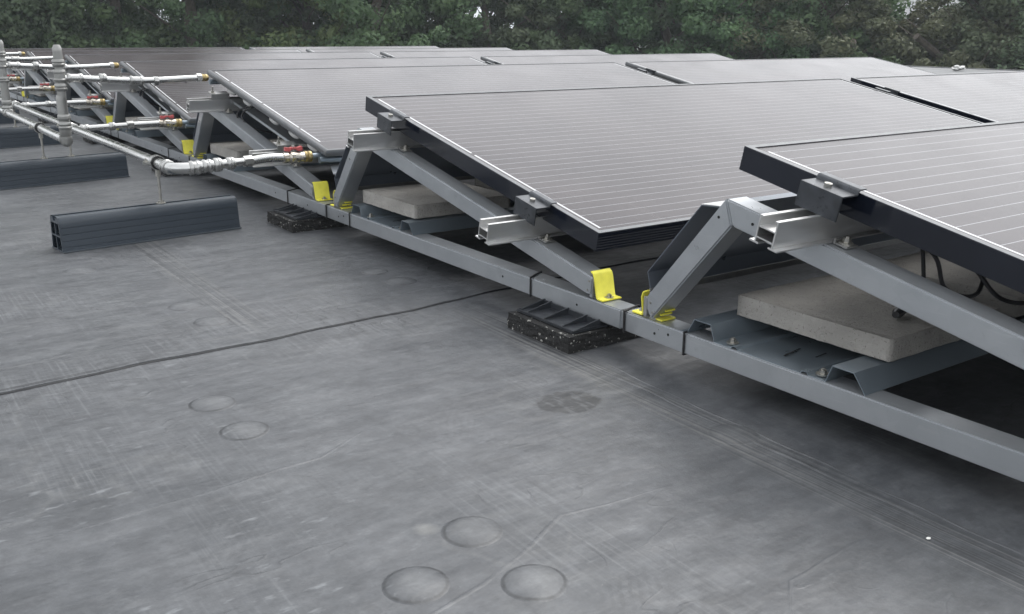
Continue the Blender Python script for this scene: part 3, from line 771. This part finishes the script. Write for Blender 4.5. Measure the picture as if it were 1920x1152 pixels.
ang = math.atan2(1.1745-1.1176, .4918)
BL = [((-.6830, 1.1615), ang, 'near slate-grey grooved pipe support block standing free on the roof'),
      ((-.6960, 2.3390), R(10), 'second slate-grey pipe support block, cut by the left edge under two rods'),
      ((-.6900, 3.6400), R(9), 'third slate-grey pipe support block at the left edge behind the pipes'),
      ((-.6900, 4.9200), R(9), 'farthest slate-grey pipe support block behind the valves')]
blocks = []
for i, ((x, y), a, lab) in enumerate(BL):
    o = inst(blk, 'blk'); o.location = (x, y, .0004); o.rotation_euler = (0,0,a); o['label'] = lab; blocks.append(o)
def block_y(i, x): (bx, by), a, _ = BL[i]; return by+(x-bx)*math.tan(a)

# ---------------------------------------------------------------- piping
XA, XB, ZP = -.498, -.400, .2060
RP = .0145
# hangers: rod, nut, clamp ring with rubber
hg = empty('pipe_hanger', (0,0,0), 'x', 'pipe hanger', 'threaded rods with pipe clamps on the blocks')
def ring(r0, r1, wd, seg=24):
    b = MB(); V = []; Fc = []
    for k in range(seg):
        a = 2*math.pi*k/seg
        for yy, r in ((-wd/2, r0), (-wd/2, r1), (wd/2, r1), (wd/2, r0)): V.append((r*math.cos(a), yy, r*math.sin(a)))
    for k in range(seg):
        k2 = (k+1) % seg
        for j in range(4): Fc.append((k*4+j, k*4+(j+1) % 4, k2*4+(j+1) % 4, k2*4+j))
    return b.add(V, Fc)
cz = ZP - .0925
c1 = ring(RP+.0042, RP+.0062, .020); c1.box(-RP-.022, -RP-.004, -.009, .009, -.0035, -.0012).box(-RP-.022, -RP-.004, -.009, .009, .0012, .0035)
c1.box(RP+.004, RP+.020, -.009, .009, -.0035, -.0012).box(RP+.004, RP+.020, -.009, .009, .0012, .0035)
c1 = c1.build('pipe_clamp', M['collar'], hg, auto=True); c1.location = (0,0,cz)
c2 = ring(RP+.0002, RP+.0042, .024).build('clamp_rubber', M['black'], c1, auto=True)
b2 = hexbolt('bolt', (-RP-.015, 0, .0035), .0042, .0075, c1)
MB().tube([(0,0,-.010),(0,0,cz-RP-.006)], .0038, 10).build('threaded_rod', M['bolt'], hg, smooth=True)
MB().cyl((0,0,cz-RP-.024), .0075, .020, 6).build('coupling_nut', M['bolt'], hg)
MB().cyl((0,0,.0002), .0135, .0018, 20).cyl((0,0,.002), .0078, .0060, 6).build('base_nut', M['bolt'], hg)
index_kids()
for i, x, lab in [(0, XB, 'rod and pipe clamp rising from the near grey block to the pipe elbow'), (1, XA, 'left rod and clamp on the second grey block, holding the lower left pipe'),
                  (1, XB, 'right rod on the second grey block, under the standing pipe'), (2, XA, 'left rod and clamp on the third grey block'), (2, XB, 'right rod and clamp on the third grey block'),
                  (3, XA, 'left rod and clamp on the farthest grey block'), (3, XB, 'right rod and clamp on the farthest grey block')]:
    o = inst(hg, 'hg'); o.location = (x, block_y(i, x), .0931); o['label'] = lab
def collar_prof(L, r, rc):
    """press fitting: two beads and a sleeve between"""
    return [(0, r), (0, rc), (.004, rc+.0022), (.009, rc+.0022), (.012, rc), (L-.012, rc), (L-.009, rc+.0022), (L-.004, rc+.0022), (L, rc), (L, r)]
def lathe_along(a, b, prof, seg=20):
    a = Vector(a); b = Vector(b); d = (b-a).normalized(); m_ = MB(); q = d.to_track_quat('Z', 'Y')
    V = []; Fc = []
    for s_, r in prof:
        for k in range(seg):
            t_ = 2*math.pi*k/seg; V.append(a + q @ Vector((r*math.cos(t_), r*math.sin(t_), s_)))
    n = len(prof)
    for i in range(n-1):
        for k in range(seg):
            k2 = (k+1) % seg; Fc.append((i*seg+k, i*seg+k2, (i+1)*seg+k2, (i+1)*seg+k))
    Fc += [tuple(range(seg-1, -1, -1)), tuple(range((n-1)*seg, n*seg))]
    return m_.add(V, Fc)
def fitting(a, d, L, r, rc, parent, mat='collar', name='press_fitting'):
    a = Vector(a); b = a+Vector(d)*L
    return lathe_along(a, b, collar_prof(L, r, rc)).build(name, M[mat], parent, auto=True)
def arc(c, p0, p1, k=9):
    c, p0, p1 = map(Vector, (c, p0, p1)); return [p0*(1-t)**2 + c*2*t*(1-t) + p1*t*t for t in [i/k for i in range(k+1)]]

# return main (B): runs along the row ends and turns to the first valve
YB = 1.040
mb = empty('manifold_pipe', (XB, YB, 0), 'steel pipe whose near elbow turns right to the first red valve', 'pipe', 'steel manifold pipes')
def rel(o, pts): return [Vector(p)-Vector(o.location) for p in pts]
el = arc((XB, YB, ZP), (XB, YB+.045, ZP), (XB+.050, YB+.002, ZP), 12)
MB().tube(rel(mb, [(XB, 8.4, ZP-.004),(XB, 6, ZP-.004),(XB, 3, ZP-.002),(XB, 1.15, ZP),(XB, YB+.05, ZP)]), RP, 20).build('tube', M['pipe'], mb, smooth=True)
MB().tube(rel(mb, el), RP+.0012, 20).build('elbow', M['pipe'], mb, smooth=True)
def rf_(a, d, L, r, rc, root, **k): return fitting(Vector(a)-Vector(root.location), d, L, r, rc, root, **k)
rf_((XB, YB+.036, ZP), (0,1,0), .034, RP, RP+.0028, mb); rf_((XB+.040, YB+.001, ZP), (1,0,0), .030, RP, RP+.0028, mb)
for k in range(1, 7):
    y = YB+k*P
    rf_((XB, y-.030, ZP-.002), (0,1,0), .060, RP, RP+.0035, mb, name='tee_fitting')
# supply main (A) carrying the standing pipes
YR = [1.895, 3.120, 4.390, 5.66, 6.93]
ma = empty('manifold_pipe', (XA, YR[0], 0), 'lower left steel pipe ending under the nearest standing pipe', 'pipe', 'steel manifold pipes')
MB().tube(rel(ma, [(XA, YR[0]+.03, ZP),(XA, 3.0, ZP),(XA, 6.0, ZP),(XA, 8.4, ZP)]), RP, 20).build('tube', M['pipe'], ma, smooth=True)
for y in YR[1:]: rf_((XA, y-.030, ZP), (0,1,0), .060, RP, RP+.0035, ma, name='tee_fitting')
# standing pipes
ORD = ['nearest', 'second', 'third', 'fourth', 'farthest']
PLACE = ['in front of the other pipes', 'cut by the left edge', 'outside the left edge', 'behind the third', 'by the last row']
for i, y in enumerate(YR):
    top = .508; lean = .006
    rp = empty('standing_pipe', (XA, y, 0), f'{ORD[i]} matt steel standing pipe, {PLACE[i]}', 'standing pipe', 'vertical steel pipes with rounded tops')
    if i == 0:
        e = arc((0,0,ZP-.004), (0,.040,ZP), (0,0,ZP+.040), 12); MB().tube(e, RP+.0035, 20).build('elbow', M['riser'], rp, smooth=True)
        MB().tube([(0,.002,ZP-.018),(0,0,ZP-.010),(0,0,ZP+.002),(0,0,ZP+.012)], [.010,.0175,.0190,.0185], 20).build('end_knuckle', M['riser'], rp, smooth=True)
    z0 = ZP+(.030 if i == 0 else .0)
    segs = [(z0, .0180), (z0+.012, .0180)]
    MB().tube([(0,0,z0),(0,0,z0+.105),(lean*.3,0,.345)], .0165, 20).build('tube', M['riser'], rp, smooth=True)
    MB().tube([(lean*.3,0,.340),(lean,0,.440),(lean,0,.455)], .0140, 20).build('tube', M['riser'], rp, smooth=True)
    for za, L in ((z0+.004, .026), (z0+.034, .020), (z0+.128, .024), (.392, .040), (.440, .024)):
        fitting((lean*(za-.2)/.3, 0, za), (0,0,1), L, .013, .0180 if za < .36 else .0172, rp, 'riser')
    cp = lathe_along((lean,0,.462), (lean,0,top), [(0,.0125),(0,.0150),(.010,.0150),(.026,.0148),(.036,.0148),(.040,.0125),(.0455,.0105),(.0470,.008),(.0470,.0)])
    cp.build('end_cap', M['riser'], rp, auto=True)
# upper branches: standing pipe -> high corner of the collector
UL = ['lowest and longest upper branch pipe, ending in brass at the third row corner', 'upper branch pipe passing behind the nearest standing pipe to the fourth row',
      'upper branch pipe ending left of the nearest standing pipe', 'short far upper branch pipe near the left edge', 'farthest upper branch pipe of the row ends']
for i, y in enumerate(YR):
    n = i+2; yc = -.5204+n*P-.055; zc = .3974+DZ[n]-.045
    a = Vector((XA+.006, y, .405)); b_ = Vector((.004, yc-.010, zc+.028)) if i else Vector((.004, 1.948, .3925))
    root = empty('branch_pipe', a, UL[i], 'branch pipe', 'upper branch pipes to the collectors')
    d = (b_-a); L = d.length; dn = d.normalized()
    pts = [dn*(L*t_)+Vector((0,0,-.007*math.sin(math.pi*t_)+.0015*math.sin(9*t_))) for t_ in [k/16 for k in range(17)]]
    MB().tube(pts[:-1], .0105, 16).build('tube', M['pipe'], root, smooth=True)
    fitting(dn*.018, dn, .050, .0105, .0135, root); fitting(dn*(L*.24), dn, .022, .0105, .0130, root)
    fitting(pts[7], (pts[8]-pts[7]).normalized(), .045, .0105, .0135, root)
    MB().tube([dn*(L-.045), dn*(L-.028)], .0145, 6).build('hex_nut', M['collar'], root)
    lathe_along(dn*(L-.028), dn*L, [(0,.010),(0,.0125),(.006,.0135),(.010,.0115),(.014,.0135),(.020,.0125),(.024,.010)]).build('brass_connector', M['brass'], root, auto=True)
    if i == 0:
        MB().tube([dn*.30+Vector((0,0,-.010)), dn*.315+Vector((0,0,-.0108))], .0150, 8).build('hex_nut', M['collar'], root)
# lower branches with valves
LL = ['nearest red-handled valve on its pipe before the near frame leg', 'second red-handled valve, right of the nearest standing pipe', 'third red-handled valve, left of the nearest standing pipe',
      'fourth red-handled valve at the left edge', 'farthest red-handled valve at the last but one row']
for i in range(5):
    y = YB+i*P + (.004 if i else .002); z = ZP+(.002 if i == 0 else -.003)
    x0 = XB+(.060 if i == 0 else .018)
    root = empty('valve_pipe', (x0, y, z), LL[i], 'valve', 'valve pipes to the lower collector corners')
    dx = lambda X: X - x0
    def sag(X): return Vector((dx(X), .028*max(0,min(1,(X+.35)/.3)) if i == 0 else .006*(X+.4), .003*math.sin((X+.3)*9)))
    xs_ = [x0+(-.185-x0)*k/8 for k in range(9)]
    if i == 0:
        MB().tube([sag(x) for x in xs_], [.0150]*3+[.0125]*3+[.0112]*3, 18).build('tube', M['pipe'], root, smooth=True)
        for xx, L, rc in ((-.325,.028,.0165),(-.292,.022,.0170),(-.255,.022,.0150)): fitting(sag(xx), (1,.09,0), L, .011, rc, root)
    else:
        MB().tube([sag(x) for x in xs_], .0108, 18).build('tube', M['pipe'], root, smooth=True)
        for xx, L, rc in ((x0+.01,.030,.0140),(-.270,.022,.0135)): fitting(sag(xx), (1,0,0), L, .010, rc, root)
    c0 = sag(-.200)
    MB().tube([sag(-.205), sag(-.180)], .0155, 6).build('hex_nut', M['collar'], root, bevel=.0008)
    # flexible corrugated piece
    k = 60; px = [(-.182+.098*j/k) for j in range(k+1)]
    if i == 0: MB().tube([sag(x)+Vector((0,0,.0035*math.sin((x+.182)*30))) for x in px], [.0122+.0003*math.sin(j*1.6) for j in range(k+1)], 16).build('flex_hose', M['pipe'], root, smooth=True)
    else: MB().tube([sag(x) for x in px[::6]], .0122, 16).build('flex_hose', M['pipe'], root, smooth=True)
    lathe_along(sag(-.086), sag(-.02), [(0,.011),(0,.0155),(.014,.0155),(.016,.0130),(.022,.0175),(.044,.0175),(.050,.0145),(.066,.0145),(.066,.010)], 10).build('valve_body', M['nickel'], root, auto=True)
    lathe_along(sag(-.021), sag(.004), [(0,.010),(0,.0160),(.006,.0165),(.009,.0135),(.013,.0165),(.020,.0160),(.024,.0105)]).build('brass_connector', M['brass'], root, auto=True)
    MB().tube([sag(.002), sag(.002)+Vector((.10,0,0))], .0092, 14).build('outlet_tube', M['galv_dark'], root, smooth=True)
    st_ = sag(-.053)
    hd = MB().prism([(-.026,.0185),(-.0245,.0300),(-.010,.0270),(-.006,.0290),(.006,.0290),(.010,.0270),(.0245,.0315),(.026,.0190),(.012,.0170),(.006,.0225),(-.006,.0225),(-.012,.0170)], -.0085, .0085, 'y')
    hd = hd.build('valve_handle', M['red'], root, bevel=.0012); hd.location = st_; hd.rotation_euler = (0,0,R(-6))
    MB().cyl((0,0,.014), .0045, .020, 12).build('valve_stem', M['bolt'], root).location = st_

# ---------------------------------------------------------------- cables
def cable(pts, r, lab, grp='black cables hanging under the panels'):
    o0 = Vector(pts[0]); P_ = [Vector(p)-o0 for p in pts]; out_ = []
    for i in range(len(P_)-1):
        p0, p1, p2, p3 = P_[max(i-1,0)], P_[i], P_[i+1], P_[min(i+2, len(P_)-1)]
        for k in range(7):
            t_ = k/7; out_.append(.5*((2*p1)+(p2-p0)*t_+(2*p0-5*p1+4*p2-p3)*t_**2+(3*p1-p0-3*p2+p3)*t_**3))
    out_.append(P_[-1])
    o = MB().tube(out_, r, 8).build('cable', M['cable'], None, smooth=True); o.location = o0; return tag(o, lab, 'cable', grp)
for n in range(2, 6):
    y0 = n*P - 2*P
    for j, (dy, w_) in enumerate(((0, 'upper'), (-.045, 'lower'))):
        cable([(.20,1.640+dy+y0,.330),(.12,1.690+dy+y0,.318),(.060,1.735+dy+y0,.302),(.040,1.765+dy+y0,.285),(.036,1.765+dy+y0,.262),(.060,1.74+dy+y0,.235),(.12,1.72+dy+y0,.215)], .0030,
              f'{w_} black cable loop at the left edge of the {ROWNAME[n]}')
cable([(.10,-.76,.300),(.13,-.79,.262),(.15,-.80,.215),(.20,-.82,.205),(.26,-.80,.26),(.30,-.82,.30)], .0032, 'first hanging black cable loop under the near panel')
cable([(.14,-.80,.290),(.17,-.83,.245),(.19,-.86,.208),(.25,-.88,.200),(.32,-.90,.23),(.40,-.95,.28)], .0032, 'second hanging black cable loop under the near panel')
cable([(.20,-.72,.290),(.21,-.73,.200),(.19,-.735,.168),(.175,-.72,.160)], .0032, 'cable whose black plug lies on the near concrete tile')
for k_ in range(6):  # extra black strands added to deepen the shade under the near panel
    yy = -.80-.05*k_; zz = .22-.012*k_; x0_ = .24+.05*k_
    cable([(x0_,yy+.07,.27),(x0_+.03,yy+.02,zz),(x0_+.12,yy,zz-.02-.01*(k_ % 2)),(x0_+.26,yy-.01,zz-.015),(x0_+.42,yy-.03,zz+.01),(x0_+.6,yy-.02,zz-.01),(x0_+.75,yy,.25)], .0034,
          ['first','second','third','fourth','fifth','sixth'][k_]+' added cable strand darkening the shaded space behind the near frame leg')
b = MB().tube([(0,0,0),(.012,.004,0),(.030,.010,0),(.046,.016,.001)], [.0055,.0085,.0085,.005], 10).build('cable_plug', M['cable'], None, auto=True)
b.location = (.150,-.728,.158); tag(b, 'small black cable plug on the near concrete tile', 'plug')

# ---------------------------------------------------------------- scraps on the roof
def scrap(name, x, y, z, s_, mat, seed, lab, cat, sz=(1,1,.5)):
    rr = random.Random(seed); bm = bmesh.new(); bmesh.ops.create_icosphere(bm, subdivisions=3, radius=s_)
    for v in bm.verts:
        q = v.co.copy()/s_; k = 1+.55*mnoise.noise(q*1.8+Vector((seed,0,0)))+.25*mnoise.noise(q*4.5); v.co = Vector((q.x*sz[0], q.y*sz[1], q.z*sz[2]))*s_*k
    zmin = min(v.co.z for v in bm.verts)
    for v in bm.verts: v.co.z -= zmin
    me = bpy.data.meshes.new(name); bm.to_mesh(me); bm.free(); o = link(name, me, M[mat], None); o.location = (x, y, z); return tag(o, lab, cat)
scrap('paper_scrap', -.1430, -.9860, .001, .0028, 'white', 3, 'tiny white scrap on the bare roof at lower right', 'scrap', (1.2,.7,.25))
scrap('plastic_bag', 12.6, 6.46, .0, .062, 'pale', 9, 'crumpled white plastic far off on the roof behind the right panels', 'plastic bag', (1.9,1.2,.62))

# ---------------------------------------------------------------- far house
hs = empty('far_house', (44, 27, -4), 'x', 'house'); hs['label'] = 'grey far roof slope in the gap between the trees'
hs.rotation_euler = (0,0,R(-30))
MB().box(-8, 8, -5, 5, 0, 4.0).build('wall', simple('far_brick_wall', (.30,.24,.20), 0, .85), hs)
MB().prism([(-5.6,3.9),(5.6,3.9),(0,6.6)], -8.4, 8.4).build('roof', simple('far_grey_roof', (.22,.225,.235), 0, .8), hs)
wm = simple('far_window', (.05,.06,.07), .2, .2); wf = M['white']
for x in (-5, -1.5, 2, 5.5):
    w_ = MB().box(-.7, .7, -.03, .03, -.7, .7).build('window', wf, hs); w_.location = (x, -5.03, 2.2)
    MB().box(-.6, .6, -.02, .02, -.6, .6).build('pane', wm, w_).location = (0, -.03, 0)

# ---------------------------------------------------------------- trees
def leaf_mat(name, c0, c1, c2):
    t = NT(name); oi = t.n('ObjectInfo'); v = t.coord((1,1,1))
    n1 = t.noise(v, .55, 4); n2 = t.noise(v, 5.5, 3)
    col = t.ramp(n1, [(.32, c0), (.52, c1), (.72, c2)])
    col = t.mix(t.mr(n2, .35, .7, 0, .3), col, tuple(x*1.25 for x in c2))
    h = t.n('HueSaturation'); t.l(col, h.inputs['Color']); t.l(t.mr(oi.outputs['Random'], 0, 1, .495, .535), h.inputs['Hue']); t.l(t.mr(oi.outputs['Random'], 0, 1, .62, .98), h.inputs['Value'])
    h.inputs['Saturation'].default_value = 1.1
    t.set(color=h.outputs[0], rough=.6, spec=.25)
    tr_ = t.n('BsdfTranslucent'); t.l(h.outputs[0], tr_.inputs[0]); ms = t.n('MixShader'); ms.inputs[0].default_value = .25
    outn = t.t.nodes['Material Output']; t.l(t.p.outputs[0], ms.inputs[1]); t.l(tr_.outputs[0], ms.inputs[2]); t.l(ms.outputs[0], outn.inputs[0])
    return t.m
LM = [leaf_mat('dark_green_leaves', (.080,.122,.068), (.125,.178,.096), (.185,.238,.120)),
      leaf_mat('grey_green_leaves', (.098,.136,.086), (.148,.188,.118), (.210,.245,.150)),
      leaf_mat('olive_leaves', (.100,.120,.065), (.155,.180,.085), (.240,.250,.120)),
      leaf_mat('brownish_leaves', (.100,.118,.078), (.144,.160,.100), (.200,.200,.125))]
bark = simple('grey_bark', (.10,.085,.07), 0, .9, .3, 12)
def crown_mesh(name, H, base, rad, n_cl, n_lf, seed, ls=.085):
    r = np.random.default_rng(seed)
    # clumps spread through an uneven ovoid
    cl = []
    while len(cl) < n_cl:
        p = r.uniform(-1, 1, 3); q = np.linalg.norm(p*[1,1,1])
        if q > 1 or r.random() > .25+q*.9: continue
        z = base+(H-base)*(p[2]*.5+.5); prof = 1.0-.45*max(0, p[2])**2-.25*max(0, -p[2]-.5)
        cl.append((p[0]*rad*prof, p[1]*rad*prof, z))
    cl = np.array(cl); crad = r.uniform(.35, .95, n_cl)*rad*.26
    idx = r.integers(0, n_cl, n_lf); d = r.normal(size=(n_lf,3)); d /= np.linalg.norm(d, axis=1)[:,None]
    rr = crad[idx]*r.uniform(.35,1.05,n_lf)**.6
    P_ = cl[idx]+d*rr[:,None]*[1,1,.75]
    # quads facing roughly outward with scatter
    nrm = d+r.normal(size=(n_lf,3))*.55; nrm /= np.linalg.norm(nrm, axis=1)[:,None]
    a = np.cross(nrm, r.normal(size=(n_lf,3))); a /= np.linalg.norm(a, axis=1)[:,None]; b = np.cross(nrm, a)
    s = r.uniform(.5,1.2,n_lf)[:,None]*ls
    V = np.empty((n_lf,4,3)); V[:,0] = P_-a*s; V[:,1] = P_-b*s*.55; V[:,2] = P_+a*s; V[:,3] = P_+b*s*.55+nrm*s*.2
    me = bpy.data.meshes.new(name); me.vertices.add(n_lf*4); me.vertices.foreach_set('co', V.reshape(-1).astype(np.float32))
    me.loops.add(n_lf*4); me.loops.foreach_set('vertex_index', np.arange(n_lf*4, dtype=np.int32))
    me.polygons.add(n_lf); me.polygons.foreach_set('loop_start', np.arange(0, n_lf*4, 4, dtype=np.int32)); me.polygons.foreach_set('loop_total', np.full(n_lf, 4, dtype=np.int32))
    me.update(calc_edges=True); return me
def trunk_mesh(name, H, base, rad, seed):
    rr = random.Random(seed); b = MB(); pts = [(rr.uniform(-.12,.12)*k, rr.uniform(-.12,.12)*k, H*.85*k/6) for k in range(7)]
    b.tube(pts, [.20*(1-k/7.5)+.02 for k in range(7)], 8)
    for j in range(14):
        k = rr.uniform(.18,.9); z = H*.85*k; a = rr.uniform(0,6.28); L = rad*rr.uniform(.5,.95)
        o = Vector((pts[int(k*6)][0], pts[int(k*6)][1], z)); q = [o, o+Vector((math.cos(a)*L*.4, math.sin(a)*L*.4, L*.3)), o+Vector((math.cos(a+.2)*L, math.sin(a+.2)*L, L*.7))]
        b.tube(q, [.038,.022,.008], 6)
    me = mesh(name, b.V, b.F); return me
kinds = []
for i, (H, base, rad, ncl, nlf) in enumerate([(8.6,1.0,2.3,150,44000),(7.6,.6,2.0,130,38000),(9.4,1.4,2.6,160,48000),(6.2,.3,1.9,110,34000),(3.9,.2,1.6,70,20000),(16.5,1.2,2.7,240,80000),(15.0,.8,2.4,220,72000)]):
    kinds.append((crown_mesh('crown', H, base, rad, ncl, nlf, 40+i, .066 if i != 4 else .052), trunk_mesh('trunk', H, base, rad, 60+i)))
adj = {0: 'dark green', 1: 'grey-green', 2: 'olive', 3: 'brownish'}
def zaz(az): return 1.0 if az < 42 else max(.80, 1-(az-42)*.025)
def tree(az, dist, kind, mi, sc, zr, lab, grp='trees beyond the roof'):
    x = -1.1+dist*math.sin(R(az)); y = -1.5+dist*math.cos(R(az))
    root = empty('broadleaf_tree', (x, y, -4.0), lab, 'tree', grp); root.scale = (sc, sc, sc*zr*(zaz(az) if kind != 4 else 1)); root.rotation_euler = (0,0,random.uniform(0,6.28))
    if az < 18.5: kind = 5+(kind % 2)
    cm, tm = kinds[kind]
    key = (kind, mi)
    if key not in tree.c:
        c = cm.copy(); c.materials.clear(); c.materials.append(LM[mi]); tree.c[key] = c
    if not tm.materials: tm.materials.append(bark)
    o = bpy.data.objects.new('crown', tree.c[key]); C.objects.link(o); o.parent = root
    o = bpy.data.objects.new('trunk', tm); C.objects.link(o); o.parent = root
    return root
tree.c = {}
front = []
a = 3.0; k = 0
pos = ['at the left edge', 'left of the nearest standing pipe', 'above the standing pipe', 'right of the standing pipe', 'above the third-row corner', 'left of centre', 'just left of centre',
       'at centre', 'just right of centre', 'above the middle panel corner', 'above the long pale row', 'right of centre', 'left of the sky gap', 'at the sky gap', 'right of the sky gap', 'above the white plastic', 'near the right edge', 'at the right edge', 'past the right edge']
mis = [0,0,1,0,0,1,2,0,1,1,0,1,0,0,3,3,0,3,1]
kds = [0,1,2,0,3,1,0,2,0,1,3,0,2,1,0,2,0,1,2]
while a < 68:
    i = k % 19
    if not (52.6 < a < 61.8):
        tree(a, 27+random.uniform(-1.5,1.5), kds[i], mis[i], random.uniform(.95,1.1), 1.0, f'{adj[mis[i]]} broad tree in the front line {pos[i]}')
    a += 3.45+random.uniform(-.3,.3); k += 1
a = 1.5; k = 0
while a < 71:
    i = (k*5+2) % 19
    if not (52.8 < a < 61.6):
        tree(a, 33+random.uniform(-1,1.5), kds[i], [0,1,3][k % 3], random.uniform(1.0,1.2), 1.05, f'{adj[[0,1,3][k%3]]} tall tree in the second line {pos[min(18,k)]}')
    a += 3.9; k += 1
tree(52.9, 27.2, 0, 0, 1.0, 1.0, 'dark green broad tree whose open crown borders the sky gap on the left')
tree(61.7, 27.0, 2, 3, .95, 1.0, 'brownish green broad tree bordering the sky gap on the right')
tree(52.4, 33.0, 2, 1, 1.0, 1.0, 'grey-green tall tree behind, left of the sky gap')
tree(62.3, 33.0, 0, 0, 1.1, 1.0, 'dark green tall tree behind, right of the sky gap')
tree(57.2, 26.0, 4, 2, 1.22, 1.0, 'low yellow-olive tree under the sky gap')
tree(55.2, 25.4, 4, 0, 1.30, 1.0, 'low dark green tree left of the sky gap')
tree(59.6, 25.5, 4, 3, 1.34, 1.0, 'low brownish green tree right of the sky gap')
tree(56.3, 30.0, 4, 1, 1.36, 1.0, 'low grey-green tree behind the yellow-olive one')
tree(58.8, 30.0, 4, 0, 1.40, 1.0, 'low dark tree behind, just right of the sky gap')
# undergrowth that closes the foot of the wood
um = crown_mesh('undergrowth', 3.6, 0.0, 1.0, 60, 100, 5)
r = np.random.default_rng(11); n_lf = 90000
az = np.radians(r.uniform(0, 73, n_lf)); dd = r.uniform(25, 31, n_lf); z = -4+3.3*r.uniform(0,1,n_lf)**.8*(1+.2*np.sin(az*40)+.15*np.sin(az*93))
Pp = np.stack([-1.1+dd*np.sin(az), -1.5+dd*np.cos(az), z], 1); nr = r.normal(size=(n_lf,3)); nr[:,2] += .6; nr /= np.linalg.norm(nr,axis=1)[:,None]
aa = np.cross(nr, r.normal(size=(n_lf,3))); aa /= np.linalg.norm(aa,axis=1)[:,None]; bb = np.cross(nr, aa); s = r.uniform(.06,.13,n_lf)[:,None]
V = np.empty((n_lf,4,3)); V[:,0] = Pp-aa*s; V[:,1] = Pp-bb*s*.6; V[:,2] = Pp+aa*s; V[:,3] = Pp+bb*s*.6
me = bpy.data.meshes.new('undergrowth'); me.vertices.add(n_lf*4); me.vertices.foreach_set('co', V.reshape(-1).astype(np.float32))
me.loops.add(n_lf*4); me.loops.foreach_set('vertex_index', np.arange(n_lf*4, dtype=np.int32))
me.polygons.add(n_lf); me.polygons.foreach_set('loop_start', np.arange(0, n_lf*4, 4, dtype=np.int32)); me.polygons.foreach_set('loop_total', np.full(n_lf, 4, dtype=np.int32)); me.update(calc_edges=True)
o = link('undergrowth', me, LM[0]); tag(o, 'dense dark undergrowth at the foot of the trees', 'undergrowth', None, 'stuff')

# ---------------------------------------------------------------- air
hm = bpy.data.materials.new('thin_haze'); hm.use_nodes = True; ht = hm.node_tree; ht.nodes.clear()
pv = ht.nodes.new('ShaderNodeVolumePrincipled'); pv.inputs['Density'].default_value = .0015; pv.inputs['Color'].default_value = (.86,.93,1,1)
ho = ht.nodes.new('ShaderNodeOutputMaterial'); ht.links.new(pv.outputs[0], ho.inputs['Volume'])
hz = MB().box(-405, 605, -405, 605, -5.3, 16).build('haze', hm); tag(hz, 'thin pale haze in the air', 'haze', None, 'stuff')
